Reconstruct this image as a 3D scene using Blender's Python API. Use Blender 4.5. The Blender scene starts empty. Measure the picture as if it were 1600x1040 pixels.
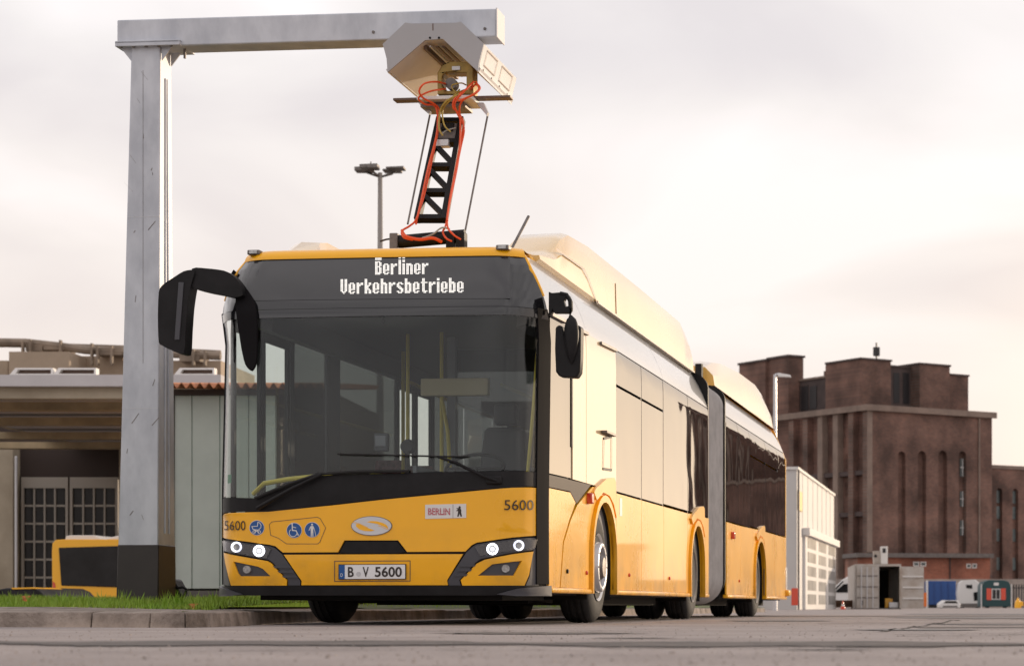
import bpy, bmesh, math, random
from mathutils import Vector, Matrix
from mathutils.geometry import tessellate_polygon
random.seed(7)
R = math.radians
SC = bpy.context.scene
COL = SC.collection

# ------------------------------------------------------------------ camera
FPX, PX0, PY0, CZ = 3500.0, 1200.0, 947.0, 0.14      # focal length and principal point in photo pixels, eye height
cd = bpy.data.cameras.new('camera'); cam = bpy.data.objects.new('camera', cd); COL.objects.link(cam)
cam.location = (0, 0, CZ); cam.rotation_euler = (R(90), 0, 0)
cd.sensor_width = 36; cd.lens = FPX / 1600 * 36
cd.shift_x = (800 - PX0) / 1600; cd.shift_y = (PY0 - 520) / 1600
cd.clip_start = 0.05; cd.clip_end = 4000
cd.dof.use_dof = True; cd.dof.focus_distance = 17.6; cd.dof.aperture_fstop = 4.8
SC.camera = cam

# ------------------------------------------------------------------ sky, sun, exposure
SUN_AZ, SUN_EL = 42, 8.5
W = bpy.data.worlds.new('World'); SC.world = W; W.use_nodes = True
nt = W.node_tree; nt.nodes.clear()
def N(t, **k):
    n = nt.nodes.new(t)
    for a, b in k.items(): setattr(n, a, b)
    return n
sky = N('ShaderNodeTexSky', sky_type='NISHITA', sun_disc=False, sun_elevation=R(SUN_EL), sun_rotation=R(SUN_AZ), air_density=1.2, dust_density=2.5)
bg_sky = N('ShaderNodeBackground'); bg_sky.inputs[1].default_value = 0.10
nt.links.new(sky.outputs[0], bg_sky.inputs[0])
tc = N('ShaderNodeTexCoord')
sep = N('ShaderNodeSeparateXYZ'); nt.links.new(tc.outputs['Generated'], sep.inputs[0])
mp = N('ShaderNodeMapping'); mp.inputs['Scale'].default_value = (2.4, 2.4, 6.5); mp.inputs['Rotation'].default_value = (0.12, 0.1, 0.4)
nt.links.new(tc.outputs['Generated'], mp.inputs[0])
nz = N('ShaderNodeTexNoise'); nz.inputs['Scale'].default_value = 1.7; nz.inputs['Detail'].default_value = 7; nz.inputs['Roughness'].default_value = 0.42; nz.inputs['Distortion'].default_value = 0.6
nt.links.new(mp.outputs[0], nz.inputs['Vector'])
rp = N('ShaderNodeValToRGB'); e = rp.color_ramp.elements
e[0].position = 0.37; e[0].color = (0.69, 0.65, 0.665, 1); e[1].position = 0.62; e[1].color = (0.92, 0.87, 0.87, 1)
m_ = rp.color_ramp.elements.new(0.5); m_.color = (0.80, 0.76, 0.755, 1)
nt.links.new(nz.outputs[0], rp.inputs[0])
# warm glow low in the sky, stronger towards the sun
el = N('ShaderNodeMapRange'); el.inputs['From Min'].default_value = 0.0; el.inputs['From Max'].default_value = 0.24; el.inputs['To Min'].default_value = 1; el.inputs['To Max'].default_value = 0
nt.links.new(sep.outputs[2], el.inputs[0])
dt = N('ShaderNodeVectorMath', operation='DOT_PRODUCT'); dt.inputs[1].default_value = (math.sin(R(SUN_AZ)), math.cos(R(SUN_AZ)), 0)
nt.links.new(tc.outputs['Generated'], dt.inputs[0])
dr = N('ShaderNodeMapRange'); dr.inputs['From Min'].default_value = 0.77; dr.inputs['From Max'].default_value = 1.0; dr.inputs['To Min'].default_value = 0.0; dr.inputs['To Max'].default_value = 1.0
dr.interpolation_type = 'SMOOTHSTEP'
nt.links.new(dt.outputs['Value'], dr.inputs[0])
mu = N('ShaderNodeMath', operation='MULTIPLY'); nt.links.new(el.outputs[0], mu.inputs[0]); nt.links.new(dr.outputs[0], mu.inputs[1])
mixw = N('ShaderNodeMix', data_type='RGBA'); mixw.inputs['B'].default_value = (2.8, 2.05, 1.3, 1)
hm = N('ShaderNodeMix', data_type='RGBA'); hm.inputs['B'].default_value = (0.84, 0.715, 0.63, 1)      # peach haze low in the whole sky
h2 = N('ShaderNodeMath', operation='MULTIPLY'); h2.inputs[1].default_value = 0.8; nt.links.new(el.outputs[0], h2.inputs[0]); nt.links.new(h2.outputs[0], hm.inputs['Factor']); nt.links.new(rp.outputs[0], hm.inputs['A'])
nt.links.new(mu.outputs[0], mixw.inputs['Factor']); nt.links.new(hm.outputs['Result'], mixw.inputs['A'])
bg_cl = N('ShaderNodeBackground'); bg_cl.inputs[1].default_value = 1.0
nt.links.new(mixw.outputs['Result'], bg_cl.inputs[0])
ms = N('ShaderNodeMixShader'); ms.inputs[0].default_value = 0.93
nt.links.new(bg_sky.outputs[0], ms.inputs[1]); nt.links.new(bg_cl.outputs[0], ms.inputs[2])
wo = N('ShaderNodeOutputWorld'); nt.links.new(ms.outputs[0], wo.inputs[0])
sl = bpy.data.lights.new('sun', 'SUN'); sl.energy = 2.0; sl.angle = R(1.5); sl.color = (1.0, 0.80, 0.58)
so = bpy.data.objects.new('sun', sl); COL.objects.link(so)
sd = Vector((math.sin(R(SUN_AZ)) * math.cos(R(SUN_EL)), math.cos(R(SUN_AZ)) * math.cos(R(SUN_EL)), math.sin(R(SUN_EL))))
so.rotation_euler = (-sd).to_track_quat('-Z', 'Y').to_euler(); so.location = sd * 50
vs = SC.view_settings; vs.view_transform = 'Standard'; vs.look = 'None'; vs.exposure = 0.30; vs.gamma = 1; vs.use_curve_mapping = False
SC.render.engine = 'CYCLES'
SC.cycles.max_bounces = 8; SC.cycles.transparent_max_bounces = 16

# ------------------------------------------------------------------ materials
def mat(name, col, rough=0.6, metal=0.0, var=0.0, vscale=3.0, bump=0.0, bscale=40.0, coat=0.0, emit=None, estr=0.0, col2=None, stretch=None, detail=5, spec=None, lo=.35, hi=.65):
    m = bpy.data.materials.new(name); m.use_nodes = True
    t = m.node_tree; b = t.nodes['Principled BSDF']
    b.inputs['Base Color'].default_value = (*col, 1); b.inputs['Roughness'].default_value = rough; b.inputs['Metallic'].default_value = metal
    if spec is not None: b.inputs['Specular IOR Level'].default_value = spec
    if coat: b.inputs['Coat Weight'].default_value = coat; b.inputs['Coat Roughness'].default_value = 0.04
    if emit: b.inputs['Emission Color'].default_value = (*emit, 1); b.inputs['Emission Strength'].default_value = estr
    co = t.nodes.new('ShaderNodeTexCoord'); src = co.outputs['Object']
    if stretch:
        mm = t.nodes.new('ShaderNodeMapping'); mm.inputs['Scale'].default_value = stretch
        t.links.new(src, mm.inputs[0]); src = mm.outputs[0]
    if var or col2:
        n = t.nodes.new('ShaderNodeTexNoise'); n.inputs['Scale'].default_value = vscale; n.inputs['Detail'].default_value = detail; n.inputs['Roughness'].default_value = .6
        t.links.new(src, n.inputs['Vector'])
        r = t.nodes.new('ShaderNodeValToRGB'); e = r.color_ramp.elements; e[0].position = lo; e[1].position = hi
        c2 = col2 if col2 else tuple(max(0, c * (1 - var)) for c in col)
        c1 = col if col2 else tuple(min(1, c * (1 + var * .6)) for c in col)
        e[0].color = (*c2, 1); e[1].color = (*c1, 1)
        t.links.new(n.outputs[0], r.inputs[0]); t.links.new(r.outputs[0], b.inputs['Base Color'])
        rr = t.nodes.new('ShaderNodeMapRange'); rr.inputs['To Min'].default_value = max(0, rough - .08); rr.inputs['To Max'].default_value = min(1, rough + .1)
        t.links.new(n.outputs[0], rr.inputs[0]); t.links.new(rr.outputs[0], b.inputs['Roughness'])
    if bump:
        n2 = t.nodes.new('ShaderNodeTexNoise'); n2.inputs['Scale'].default_value = bscale; n2.inputs['Detail'].default_value = 4
        t.links.new(src, n2.inputs['Vector'])
        bp = t.nodes.new('ShaderNodeBump'); bp.inputs['Strength'].default_value = bump; bp.inputs['Distance'].default_value = 0.02
        t.links.new(n2.outputs[0], bp.inputs['Height']); t.links.new(bp.outputs[0], b.inputs['Normal'])
        if coat: pass
    return m
def glass(name, tint, gl=1.0, wob=0.0, haze=0.0, ior=1.52):
    m = bpy.data.materials.new(name); m.use_nodes = True; t = m.node_tree; t.nodes.clear()
    o = t.nodes.new('ShaderNodeOutputMaterial'); mx = t.nodes.new('ShaderNodeMixShader')
    tr = t.nodes.new('ShaderNodeBsdfTransparent'); tr.inputs[0].default_value = (*tint, 1)
    g = t.nodes.new('ShaderNodeBsdfGlossy'); g.inputs['Roughness'].default_value = 0.015; g.inputs[0].default_value = (gl, gl, gl, 1)
    f = t.nodes.new('ShaderNodeFresnel'); ge = t.nodes.new('ShaderNodeNewGeometry'); mr_ = t.nodes.new('ShaderNodeMapRange')   # the back face of a pane reflects like its front
    mr_.inputs['To Min'].default_value = ior; mr_.inputs['To Max'].default_value = 1 / ior
    t.links.new(ge.outputs['Backfacing'], mr_.inputs[0]); t.links.new(mr_.outputs[0], f.inputs[0])
    src = tr.outputs[0]
    if haze:
        df = t.nodes.new('ShaderNodeBsdfDiffuse'); df.inputs[0].default_value = (.5, .5, .48, 1)
        m2 = t.nodes.new('ShaderNodeMixShader'); m2.inputs[0].default_value = haze
        t.links.new(tr.outputs[0], m2.inputs[1]); t.links.new(df.outputs[0], m2.inputs[2]); src = m2.outputs[0]
    if wob:
        co = t.nodes.new('ShaderNodeTexCoord'); n = t.nodes.new('ShaderNodeTexNoise'); n.inputs['Scale'].default_value = 1.1; n.inputs['Detail'].default_value = 1
        t.links.new(co.outputs['Object'], n.inputs['Vector'])
        b = t.nodes.new('ShaderNodeBump'); b.inputs['Strength'].default_value = 1; b.inputs['Distance'].default_value = wob
        t.links.new(n.outputs[0], b.inputs['Height']); t.links.new(b.outputs[0], g.inputs['Normal'])
    t.links.new(f.outputs[0], mx.inputs[0]); t.links.new(src, mx.inputs[1]); t.links.new(g.outputs[0], mx.inputs[2]); t.links.new(mx.outputs[0], o.inputs[0])
    return m
YEL = mat('yellow_paint', (0.97, 0.47, 0.010), .28, var=.05, vscale=1.2, coat=.42, spec=.3)
def add_dirt(m, dirt=(.20, .13, .06), top=.75, amt=.55, sc=3.5):
    t = m.node_tree; b = t.nodes['Principled BSDF']; l = b.inputs['Base Color'].links[0]; src = l.from_socket
    co = t.nodes.new('ShaderNodeTexCoord'); sp_ = t.nodes.new('ShaderNodeSeparateXYZ'); t.links.new(co.outputs['Object'], sp_.inputs[0])
    r = t.nodes.new('ShaderNodeMapRange'); r.inputs['From Min'].default_value = .22; r.inputs['From Max'].default_value = top; r.inputs['To Min'].default_value = 1; r.inputs['To Max'].default_value = 0; t.links.new(sp_.outputs[2], r.inputs[0])
    n = t.nodes.new('ShaderNodeTexNoise'); n.inputs['Scale'].default_value = sc; n.inputs['Detail'].default_value = 8; t.links.new(co.outputs['Object'], n.inputs['Vector'])
    q = t.nodes.new('ShaderNodeMapRange'); q.inputs['From Min'].default_value = .42; q.inputs['From Max'].default_value = .72; t.links.new(n.outputs[0], q.inputs[0])
    k = t.nodes.new('ShaderNodeMath'); k.operation = 'MULTIPLY'; t.links.new(r.outputs[0], k.inputs[0]); t.links.new(q.outputs[0], k.inputs[1])
    k2 = t.nodes.new('ShaderNodeMath'); k2.operation = 'MULTIPLY'; k2.inputs[1].default_value = amt; t.links.new(k.outputs[0], k2.inputs[0])
    x = t.nodes.new('ShaderNodeMix'); x.data_type = 'RGBA'; x.inputs['B'].default_value = (*dirt, 1); t.links.new(k2.outputs[0], x.inputs['Factor']); t.links.new(src, x.inputs['A']); t.links.new(x.outputs['Result'], b.inputs['Base Color'])
add_dirt(YEL)
YEL2 = mat('yellow_paint_far', (0.97, 0.47, 0.012), .35, coat=.3)
YEL_GLARE = mat('glare_washed_yellow', (0.76, 0.47, 0.12), .25, coat=.9, var=.05, vscale=.6)  # yellow fairing paint with the sky glare mixed into its colour
UPP = mat('upper_panel_sky_tone', (0.60, 0.43, 0.22), .2, coat=1.0, var=.06, vscale=.8)  # panel colour carries the sky glow reflected in the neighbouring windows
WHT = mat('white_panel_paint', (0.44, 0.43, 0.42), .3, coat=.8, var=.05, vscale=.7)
BLK = mat('black_plastic', (0.014, 0.013, 0.014), .5, var=.3, vscale=6, spec=.2)
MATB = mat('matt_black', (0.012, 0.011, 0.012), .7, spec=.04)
GLB = mat('black_gloss', (0.008, 0.008, 0.010), .12, coat=.8)
DISP = mat('display_glass', (0.035, 0.035, 0.038), .14, coat=.5, var=.15, vscale=1.5)
RIB = mat('dark_grey_plastic', (0.055, 0.055, 0.065), .42)
RUB = mat('rubber', (0.016, 0.015, 0.015), .78, var=.5, vscale=9, bump=.25, bscale=60)
UNDER = mat('underbody', (0.012, 0.011, 0.010), .9, var=.4, vscale=5)
GREYB = mat('bellows_fabric', (0.42, 0.40, 0.39), .75, var=.15, vscale=5, bump=.1, bscale=80)
GALV = mat('galvanised_steel', (0.62, 0.64, 0.69), .55, .25, col2=(0.47, 0.49, 0.54), vscale=4.5, bump=.06, bscale=18, stretch=(1, 1, .5))
STEEL = mat('bright_steel', (0.58, 0.57, 0.56), .30, .9, var=.25, vscale=14)
DSTEEL = mat('dull_steel', (0.20, 0.18, 0.17), .5, .7, var=.3, vscale=12)
SILV = mat('silver_trim', (0.60, 0.60, 0.62), .35, .4)
WIN = glass('windscreen_glass', (0.90, 0.93, 0.93), haze=.002, ior=1.37)
SWIN = glass('side_window_glass', (0.22, 0.22, 0.22), wob=.0045, ior=3.6)
HLG = glass('lamp_glass', (0.75, 0.76, 0.8), ior=1.5)
LED = mat('led_white', (.8, .8, .78), .5, emit=(1, .96, .88), estr=.6)
HL = mat('headlamp_light', (1, 1, 1), .3, emit=(1, 1, 1), estr=5)
HL2 = mat('ring_light', (1, 1, 1), .3, emit=(.92, .92, 1), estr=1.6)
LENS = mat('fog_lens', (.45, .45, .45), .15, .5, var=.3, vscale=60)
RED = mat('red_lamp', (0.65, 0.05, 0.015), .2, coat=.6)
ORG = mat('orange_cable', (0.78, 0.085, 0.015), .45)
YCAB = mat('yellow_cable', (0.42, 0.30, 0.06), .5)
GRYC = mat('grey_cable', (0.35, 0.35, 0.33), .5)
BLUE = mat('blue_sign', (0.01, 0.085, 0.30), .35)
WSG = mat('white_sign', (0.72, 0.70, 0.68), .4)
TXT = mat('dark_print', (0.03, 0.02, 0.015), .5)
REDT = mat('red_print', (0.45, 0.01, 0.05), .5)
PLAT = mat('plate_white', (0.80, 0.80, 0.81), .35)
GOLD = mat('gold_housing', (0.30, 0.20, 0.055), .35, .5, var=.25, vscale=12)
HOODP = mat('hood_grey', (0.40, 0.40, 0.42), .55, var=.05, vscale=1.5)
HOODI = mat('hood_inner', (0.68, 0.67, 0.67), .6, var=.06, vscale=3)
BRNS = mat('brown_strip', (0.14, 0.09, 0.07), .5, .3)
HAND = mat('yellow_rail', (0.60, 0.48, 0.05), .4)
INT = mat('interior_grey', (0.15, 0.155, 0.165), .7)
INTD = mat('interior_dark', (0.05, 0.05, 0.055), .7)
SEAT = mat('seat_fabric', (0.22, 0.09, 0.09), .9, var=.4, vscale=30)
SEATY = mat('seat_yellow', (0.65, 0.42, 0.02), .6)

# ------------------------------------------------------------------ building helpers
def tag(o, label=None, cat=None, group=None, kind=None):
    if label: o['label'] = label
    if cat: o['category'] = cat
    if group: o['group'] = group
    if kind: o['kind'] = kind
    return o
def thing(name, label, cat, loc=(0, 0, 0), rz=0, group=None):
    o = bpy.data.objects.new(name, None); COL.objects.link(o); o.location = loc; o.rotation_euler = (0, 0, rz); o.empty_display_size = .2
    return tag(o, label, cat, group)
class MB:
    def __init__(s): s.v = []; s.f = []
    def add(s, vs, fs):
        b = len(s.v); s.v += [tuple(p) for p in vs]; s.f += [tuple(i + b for i in f) for f in fs]; return s
    def box(s, x0, x1, y0, y1, z0, z1):
        return s.add([(x0, y0, z0), (x1, y0, z0), (x1, y1, z0), (x0, y1, z0), (x0, y0, z1), (x1, y0, z1), (x1, y1, z1), (x0, y1, z1)],
                     [(0, 3, 2, 1), (4, 5, 6, 7), (0, 1, 5, 4), (1, 2, 6, 5), (2, 3, 7, 6), (3, 0, 4, 7)])
    def hexa(s, p):   # 8 points ordered like box
        return s.add(p, [(0, 3, 2, 1), (4, 5, 6, 7), (0, 1, 5, 4), (1, 2, 6, 5), (2, 3, 7, 6), (3, 0, 4, 7)])
    def tube(s, pts, r, n=8, r1=None, caps=True):
        pts = [Vector(p) for p in pts]; rings = []
        up = Vector((0, 0, 1))
        for i, p in enumerate(pts):
            d = (pts[min(i + 1, len(pts) - 1)] - pts[max(i - 1, 0)]).normalized()
            a = d.cross(up)
            if a.length < .05: a = d.cross(Vector((1, 0, 0)))
            a.normalize(); b = d.cross(a).normalized()
            rr = r if r1 is None else r + (r1 - r) * i / (len(pts) - 1)
            rings.append([p + a * math.cos(2 * math.pi * k / n) * rr + b * math.sin(2 * math.pi * k / n) * rr for k in range(n)])
        vs = [q for g in rings for q in g]; fs = []
        for i in range(len(pts) - 1):
            for k in range(n):
                fs.append((i * n + k, i * n + (k + 1) % n, (i + 1) * n + (k + 1) % n, (i + 1) * n + k))
        if caps: fs += [tuple(range(n))[::-1], tuple(range((len(pts) - 1) * n, len(pts) * n))]
        return s.add(vs, fs)
    def prism(s, poly, f0, f1, holes=()):   # poly of 2d points, f0/f1 map 2d -> 3d front / back
        loops = [[Vector((a, b, 0)) for a, b in poly]] + [[Vector((a, b, 0)) for a, b in h] for h in holes]
        flat = [p for l in loops for p in l]; n = len(flat)
        tris = tessellate_polygon(loops) if (len(poly) > 4 or holes) else [tuple(range(len(poly)))]
        vs = [f0(p.x, p.y) for p in flat] + [f1(p.x, p.y) for p in flat]
        fs = [tuple(t) for t in tris] + [tuple(i + n for i in t)[::-1] for t in tris]
        b = 0
        for l in loops:
            m = len(l)
            for i in range(m): fs.append((b + i, b + (i + 1) % m, n + b + (i + 1) % m, n + b + i))
            b += m
        return s.add(vs, fs)
    def lathe(s, prof, c, axis='x', n=32, sgn=1):    # prof of (offset along axis, radius)
        c = Vector(c); vs = []; fs = []
        for a, r in prof:
            for k in range(n):
                t = 2 * math.pi * k / n; p, q = r * math.cos(t), r * math.sin(t)
                d = {'x': (a * sgn, p, q), 'y': (p, a * sgn, q), 'z': (p, q, a * sgn)}[axis]
                vs.append(c + Vector(d))
        m = len(prof)
        for i in range(m - 1):
            for k in range(n): fs.append((i * n + k, i * n + (k + 1) % n, (i + 1) * n + (k + 1) % n, (i + 1) * n + k))
        fs += [tuple(range(n))[::-1], tuple(range((m - 1) * n, m * n))]
        return s.add(vs, fs)
    def make(s, name, m, parent=None, bev=0, ang=35, kind=None, smooth=True):
        me = bpy.data.meshes.new(name); me.from_pydata(s.v, [], s.f); me.materials.append(m)
        bm = bmesh.new(); bm.from_mesh(me); bmesh.ops.recalc_face_normals(bm, faces=bm.faces); bm.to_mesh(me); bm.free()
        if smooth:
            for p in me.polygons: p.use_smooth = True
            me.set_sharp_from_angle(angle=R(ang))
        o = bpy.data.objects.new(name, me); COL.objects.link(o)
        if parent: o.parent = parent
        if kind: o['kind'] = kind
        if bev:
            b = o.modifiers.new('bevel', 'BEVEL'); b.width = bev; b.segments = 2 if bev < .02 else 4; b.limit_method = 'ANGLE'; b.angle_limit = R(40); b.harden_normals = False
        return o
def box(name, x0, x1, y0, y1, z0, z1, m, parent=None, bev=0): return MB().box(x0, x1, y0, y1, z0, z1).make(name, m, parent, bev)
def copy_tree(o, parent=None):
    c = o.copy(); COL.objects.link(c); c.parent = parent
    for ch in list(o.children): copy_tree(ch, c)
    return c
class Frame:        # an upright frame turned about z; hit_* turns a direction of view into a point on one of its planes
    def __init__(s, ox, oy, ang): s.o = (ox, oy); s.u = (math.cos(ang), math.sin(ang)); s.v = (-math.sin(ang), math.cos(ang)); s.ang = ang
    def hx(s, px, py, x):
        t = (px - PX0) / FPX
        Y = (x + s.o[0] * s.u[0] + s.o[1] * s.u[1]) / (t * s.u[0] + s.u[1]); X = t * Y
        return ((X - s.o[0]) * s.v[0] + (Y - s.o[1]) * s.v[1], CZ + (PY0 - py) * Y / FPX)
    def hy(s, px, py, y):
        t = (px - PX0) / FPX
        Y = (y + s.o[0] * s.v[0] + s.o[1] * s.v[1]) / (t * s.v[0] + s.v[1]); X = t * Y
        return ((X - s.o[0]) * s.u[0] + (Y - s.o[1]) * s.u[1], CZ + (PY0 - py) * Y / FPX)
def P(px, py, Y): return Vector(((px - PX0) / FPX * Y, Y, CZ + (PY0 - py) * Y / FPX))

# ------------------------------------------------------------------ ground
ASPH = mat('old_asphalt', (0.36, 0.31, 0.295), .8, col2=(0.225, 0.19, 0.18), vscale=.9, bump=.8, bscale=45, detail=12, lo=.3, hi=.7)
CONC = mat('kerb_concrete', (0.34, 0.28, 0.24), .85, col2=(0.13, 0.10, 0.08), vscale=3.5, bump=.8, bscale=40, detail=8)
TAR = mat('tar_joint', (0.10, 0.085, 0.080), .8, var=.5, vscale=4, bump=.4)
LOWER = mat('lower_yard_asphalt', (0.14, 0.12, 0.11), .85, var=.3, vscale=1)
GR = mat('grass_green', (0.20, 0.36, 0.02), .6, col2=(0.28, 0.38, 0.04), vscale=3)
SOIL = mat('soil', (0.07, 0.09, 0.02), .9, var=.4, vscale=4)
BUS_A = math.atan((1590 - PX0) / FPX)
BF = Frame(-3.003, 16.794, -BUS_A)
def BW(x, y, z): return Vector((BF.o[0] + x * BF.u[0] + y * BF.v[0], BF.o[1] + x * BF.u[1] + y * BF.v[1], z))
k1 = (-3.86, 14.85); k2 = (-3.92, 17.4); k3 = tuple(BW(-1.42, 3.3, 0))[:2]; k4 = tuple(BW(-1.5, 40, 0))[:2]; k5 = (-2.5, 300)
yard = MB()
yard.add([(-900, 15.4, 0), (-5.2, 15.35, 0), (*k1, 0), (*k2, 0), (*k3, 0), (*k4, 0), (*k5, 0), (-2.5, 2600, 0), (2600, 2600, 0), (2600, -400, 0), (-900, -400, 0)],
         [(0, 1, 2, 3, 10)][:0])
pts = yard.v; tr = tessellate_polygon([[Vector(p) for p in pts]])
yard.f = [tuple(t) for t in tr]
yard.make('asphalt_yard', ASPH, smooth=False, kind='structure')
lw = MB(); lw.add([(-900, 26, -.9), (k4[0] - 2, 26, -.9), (k5[0] + 1, 300, -.9), (-2, 2600, -.9), (-900, 2600, -.9)], [(0, 1, 2, 3, 4)])
lw.make('lower_yard', LOWER, smooth=False, kind='structure')
# retaining edge of the raised yard
rw = MB()
for a, b in ((k4, k5),):
    rw.add([(a[0], a[1], -1), (b[0], b[1], -1), (b[0], b[1], 0), (a[0], a[1], 0), (a[0] - .3, a[1], -1), (b[0] - .3, b[1], -1), (b[0] - .3, b[1], .002), (a[0] - .3, a[1], .002)], [(0, 1, 2, 3), (4, 5, 6, 7), (3, 2, 6, 7)])
rw.make('yard_edge', CONC, kind='structure')
# kerb stones, each a part of the kerb
kerb = thing('kerb_edging', 'low concrete kerb edging with rounded corner in front of the galvanised column', 'kerb', (0, 0, 0))
line = [(-12, 15.45), (-5.4, 15.35), (-4.6, 15.2), (-4.15, 15.0), k1, (-3.80, 15.3), (-3.82, 16.2), k2, k3]
n_ = 8
for i in range(1, n_ + 1):
    p = BW(-1.42 - .08 * i / n_, 3.3 + 36.7 * i / n_, 0); line.append((p.x, p.y))
segs = []
for a, b in zip(line, line[1:]):
    L = math.dist(a, b); k = max(1, round(L / 1.0))
    for i in range(k):
        segs.append(((a[0] + (b[0] - a[0]) * i / k, a[1] + (b[1] - a[1]) * i / k), (a[0] + (b[0] - a[0]) * (i + 1) / k, a[1] + (b[1] - a[1]) * (i + 1) / k)))
def offl(a, b, d):
    v = Vector((b[0] - a[0], b[1] - a[1])); v.normalize(); n = Vector((-v.y, v.x)); return n * d, v
for i, (a, b) in enumerate(segs):
    nn, vv = offl(a, b, .16); g = vv * .006; dz = random.uniform(-.004, .004)
    prev = offl(*segs[i - 1], .16)[0] if i else nn; nxt = offl(*segs[i + 1], .16)[0] if i + 1 < len(segs) else nn
    na = (nn + prev) / 2; nb = (nn + nxt) / 2; zt = .102 + dz
    m = MB(); m.hexa([(a[0] + g.x, a[1] + g.y, -.05), (b[0] - g.x, b[1] - g.y, -.05), (b[0] - g.x + nb.x, b[1] - g.y + nb.y, -.05), (a[0] + g.x + na.x, a[1] + g.y + na.y, -.05),
                      (a[0] + g.x + na.x * .12, a[1] + g.y + na.y * .12, zt - .0), (b[0] - g.x + nb.x * .12, b[1] - g.y + nb.y * .12, zt - .0), (b[0] - g.x + nb.x, b[1] - g.y + nb.y, zt + .012), (a[0] + g.x + na.x, a[1] + g.y + na.y, zt + .012)])
    m.make('kerb_stone', CONC, kerb, bev=.008)
# paving behind the kerb and the grass bank
def inset(pl, d):
    out = []
    for i, p in enumerate(pl):
        a = pl[max(i - 1, 0)]; b = pl[min(i + 1, len(pl) - 1)]; out.append((p[0] + offl(a, b, d)[0].x, p[1] + offl(a, b, d)[0].y))
    return out
i1 = inset(line, .15)
pv = MB(); vs_ = [(x, y, .110) for x, y in i1] + [(k4[0] - 1.2, k4[1], .13), (-3.9 - .9, 21.5, .138), (-4.9, 17.8, .138), (-5.6, 17.2, .138), (-12, 17.3, .138)]
pv.add(vs_, []); pv.f = [tuple(t) for t in tessellate_polygon([[Vector((a, b, 0)) for a, b, c in vs_]])]
pv.make('paving_strip', CONC, smooth=False, kind='structure')
bank = MB(); gx = 40; rows = [(17.1, .118), (18.2, .15), (21, .19), (25, .215), (27.5, .16), (30, -.95)]
for j, (y, z) in enumerate(rows):
    for i in range(gx + 1):
        xr = [-4.5, -4.6, -4.6, -4.4, -4.3, -4.2][j]
        if j >= 1: xr += .2
        x = -16 + (xr + 16) * i / gx
        bank.v.append((x, y, z + random.uniform(-.006, .006)))
for j in range(len(rows) - 1):
    for i in range(gx): bank.f.append((j * (gx + 1) + i, j * (gx + 1) + i + 1, (j + 1) * (gx + 1) + i + 1, (j + 1) * (gx + 1) + i))
bank.make('grass_bank', SOIL, kind='structure')
vg = MB(); prof = [(-1.62, .114), (-2.0, .17), (-2.6, .215), (-4.4, .215), (-5.6, -.95)]
for j in range(25):
    for x, z in prof: q_ = BW(x, 5.5 + j * 1.5, 0); vg.v.append((q_.x, q_.y, z + random.uniform(-.008, .008)))
for j in range(24):
    for k in range(4): b_ = j * 5 + k; vg.f.append((b_, b_ + 1, b_ + 6, b_ + 5))
vg.make('grass_verge', SOIL, kind='structure')
gb = MB()
def bank_z(y):
    for (a, za), (b, zb) in zip(rows, rows[1:]):
        if a <= y <= b: return za + (zb - za) * (y - a) / (b - a)
    return .1
for i in range(42000):
    y = 17.25 + (random.random() ** 1.4) * 9.5; x = random.uniform(-9.4 - (y - 17) * .25, -4.3 if y < 18.2 else -4.3)
    z = bank_z(y) - .01; h = random.uniform(.025, .075) * (1.15 if math.sin(x * 2.1) + math.sin(x * 5.3 + y) > 0 else .8); w = random.uniform(.003, .006); a = random.random() * 3.14; dx, dy = math.cos(a) * w, math.sin(a) * w
    lx, ly = random.uniform(-.03, .03), random.uniform(-.03, .03)
    gb.add([(x - dx, y - dy, z), (x + dx, y + dy, z), (x + lx, y + ly, z + h)], [(0, 1, 2)])
# grass under and beyond the bus on the left verge
for i in range(7000):
    s = random.uniform(6, 30); q = BW(random.uniform(-4.5, -1.75), s, 0); h = random.uniform(.03, .10); a = random.random() * 3.14; w = .006
    gb.add([(q.x - w, q.y, .12), (q.x + w, q.y, .12), (q.x + random.uniform(-.03, .03), q.y, .15 + h)], [(0, 1, 2)])
for i in range(50):      # taller tufts and weeds
    x = random.uniform(-9, -4.5); y = random.uniform(17.4, 19.5); z = bank_z(y)
    for k in range(9):
        a = random.random() * 6.28; h = random.uniform(.07, .14); w = .005
        gb.add([(x + w, y, z), (x - w, y, z), (x + math.cos(a) * .05, y + math.sin(a) * .05, z + h)], [(0, 1, 2)])
me = bpy.data.meshes.new('grass'); me.from_pydata(gb.v, [], gb.f); me.materials.append(GR)
go = bpy.data.objects.new('grass', me); COL.objects.link(go); tag(go, 'short bright green grass on the low bank behind the kerb', 'grass', kind='stuff')
# tar seams, pale marking and crack on the asphalt
def strip(name, pts, m, z, kind='structure'):
    b = MB(); n = len(pts)
    b.v = [(x, y0, z) for x, y0, y1 in pts] + [(x, y1, z) for x, y0, y1 in pts]
    b.f = [(i, i + 1, n + i + 1, n + i) for i in range(n - 1)]
    return b.make(name, m, kind=kind, smooth=False)
p_ = []
for i in range(90):
    x = -3.6 + i * .06; c = 8.55 - .42 * (x + 3) / 4.2 * 1.0 + .10 * math.sin(x * 3.1) + random.uniform(-.03, .03); w = .46 + .24 * math.sin(x * 5) * math.sin(x * 1.7) + random.uniform(-.04, .04)
    p_.append((x, c - w, c + w))
strip('tar_seam', p_, TAR, .004)
p_ = [(-4.6 + i * .15, 16.9 - .9 + .55 * (i * .15) + random.uniform(-.02, .02), 16.9 - .75 + .55 * (i * .15)) for i in range(18)]
PALE = mat('worn_white_marking', (0.42, 0.39, 0.37), .8, col2=(0.30, 0.26, 0.24), vscale=6)
strip('worn_marking', p_, PALE, .004)
cr = []
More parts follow.
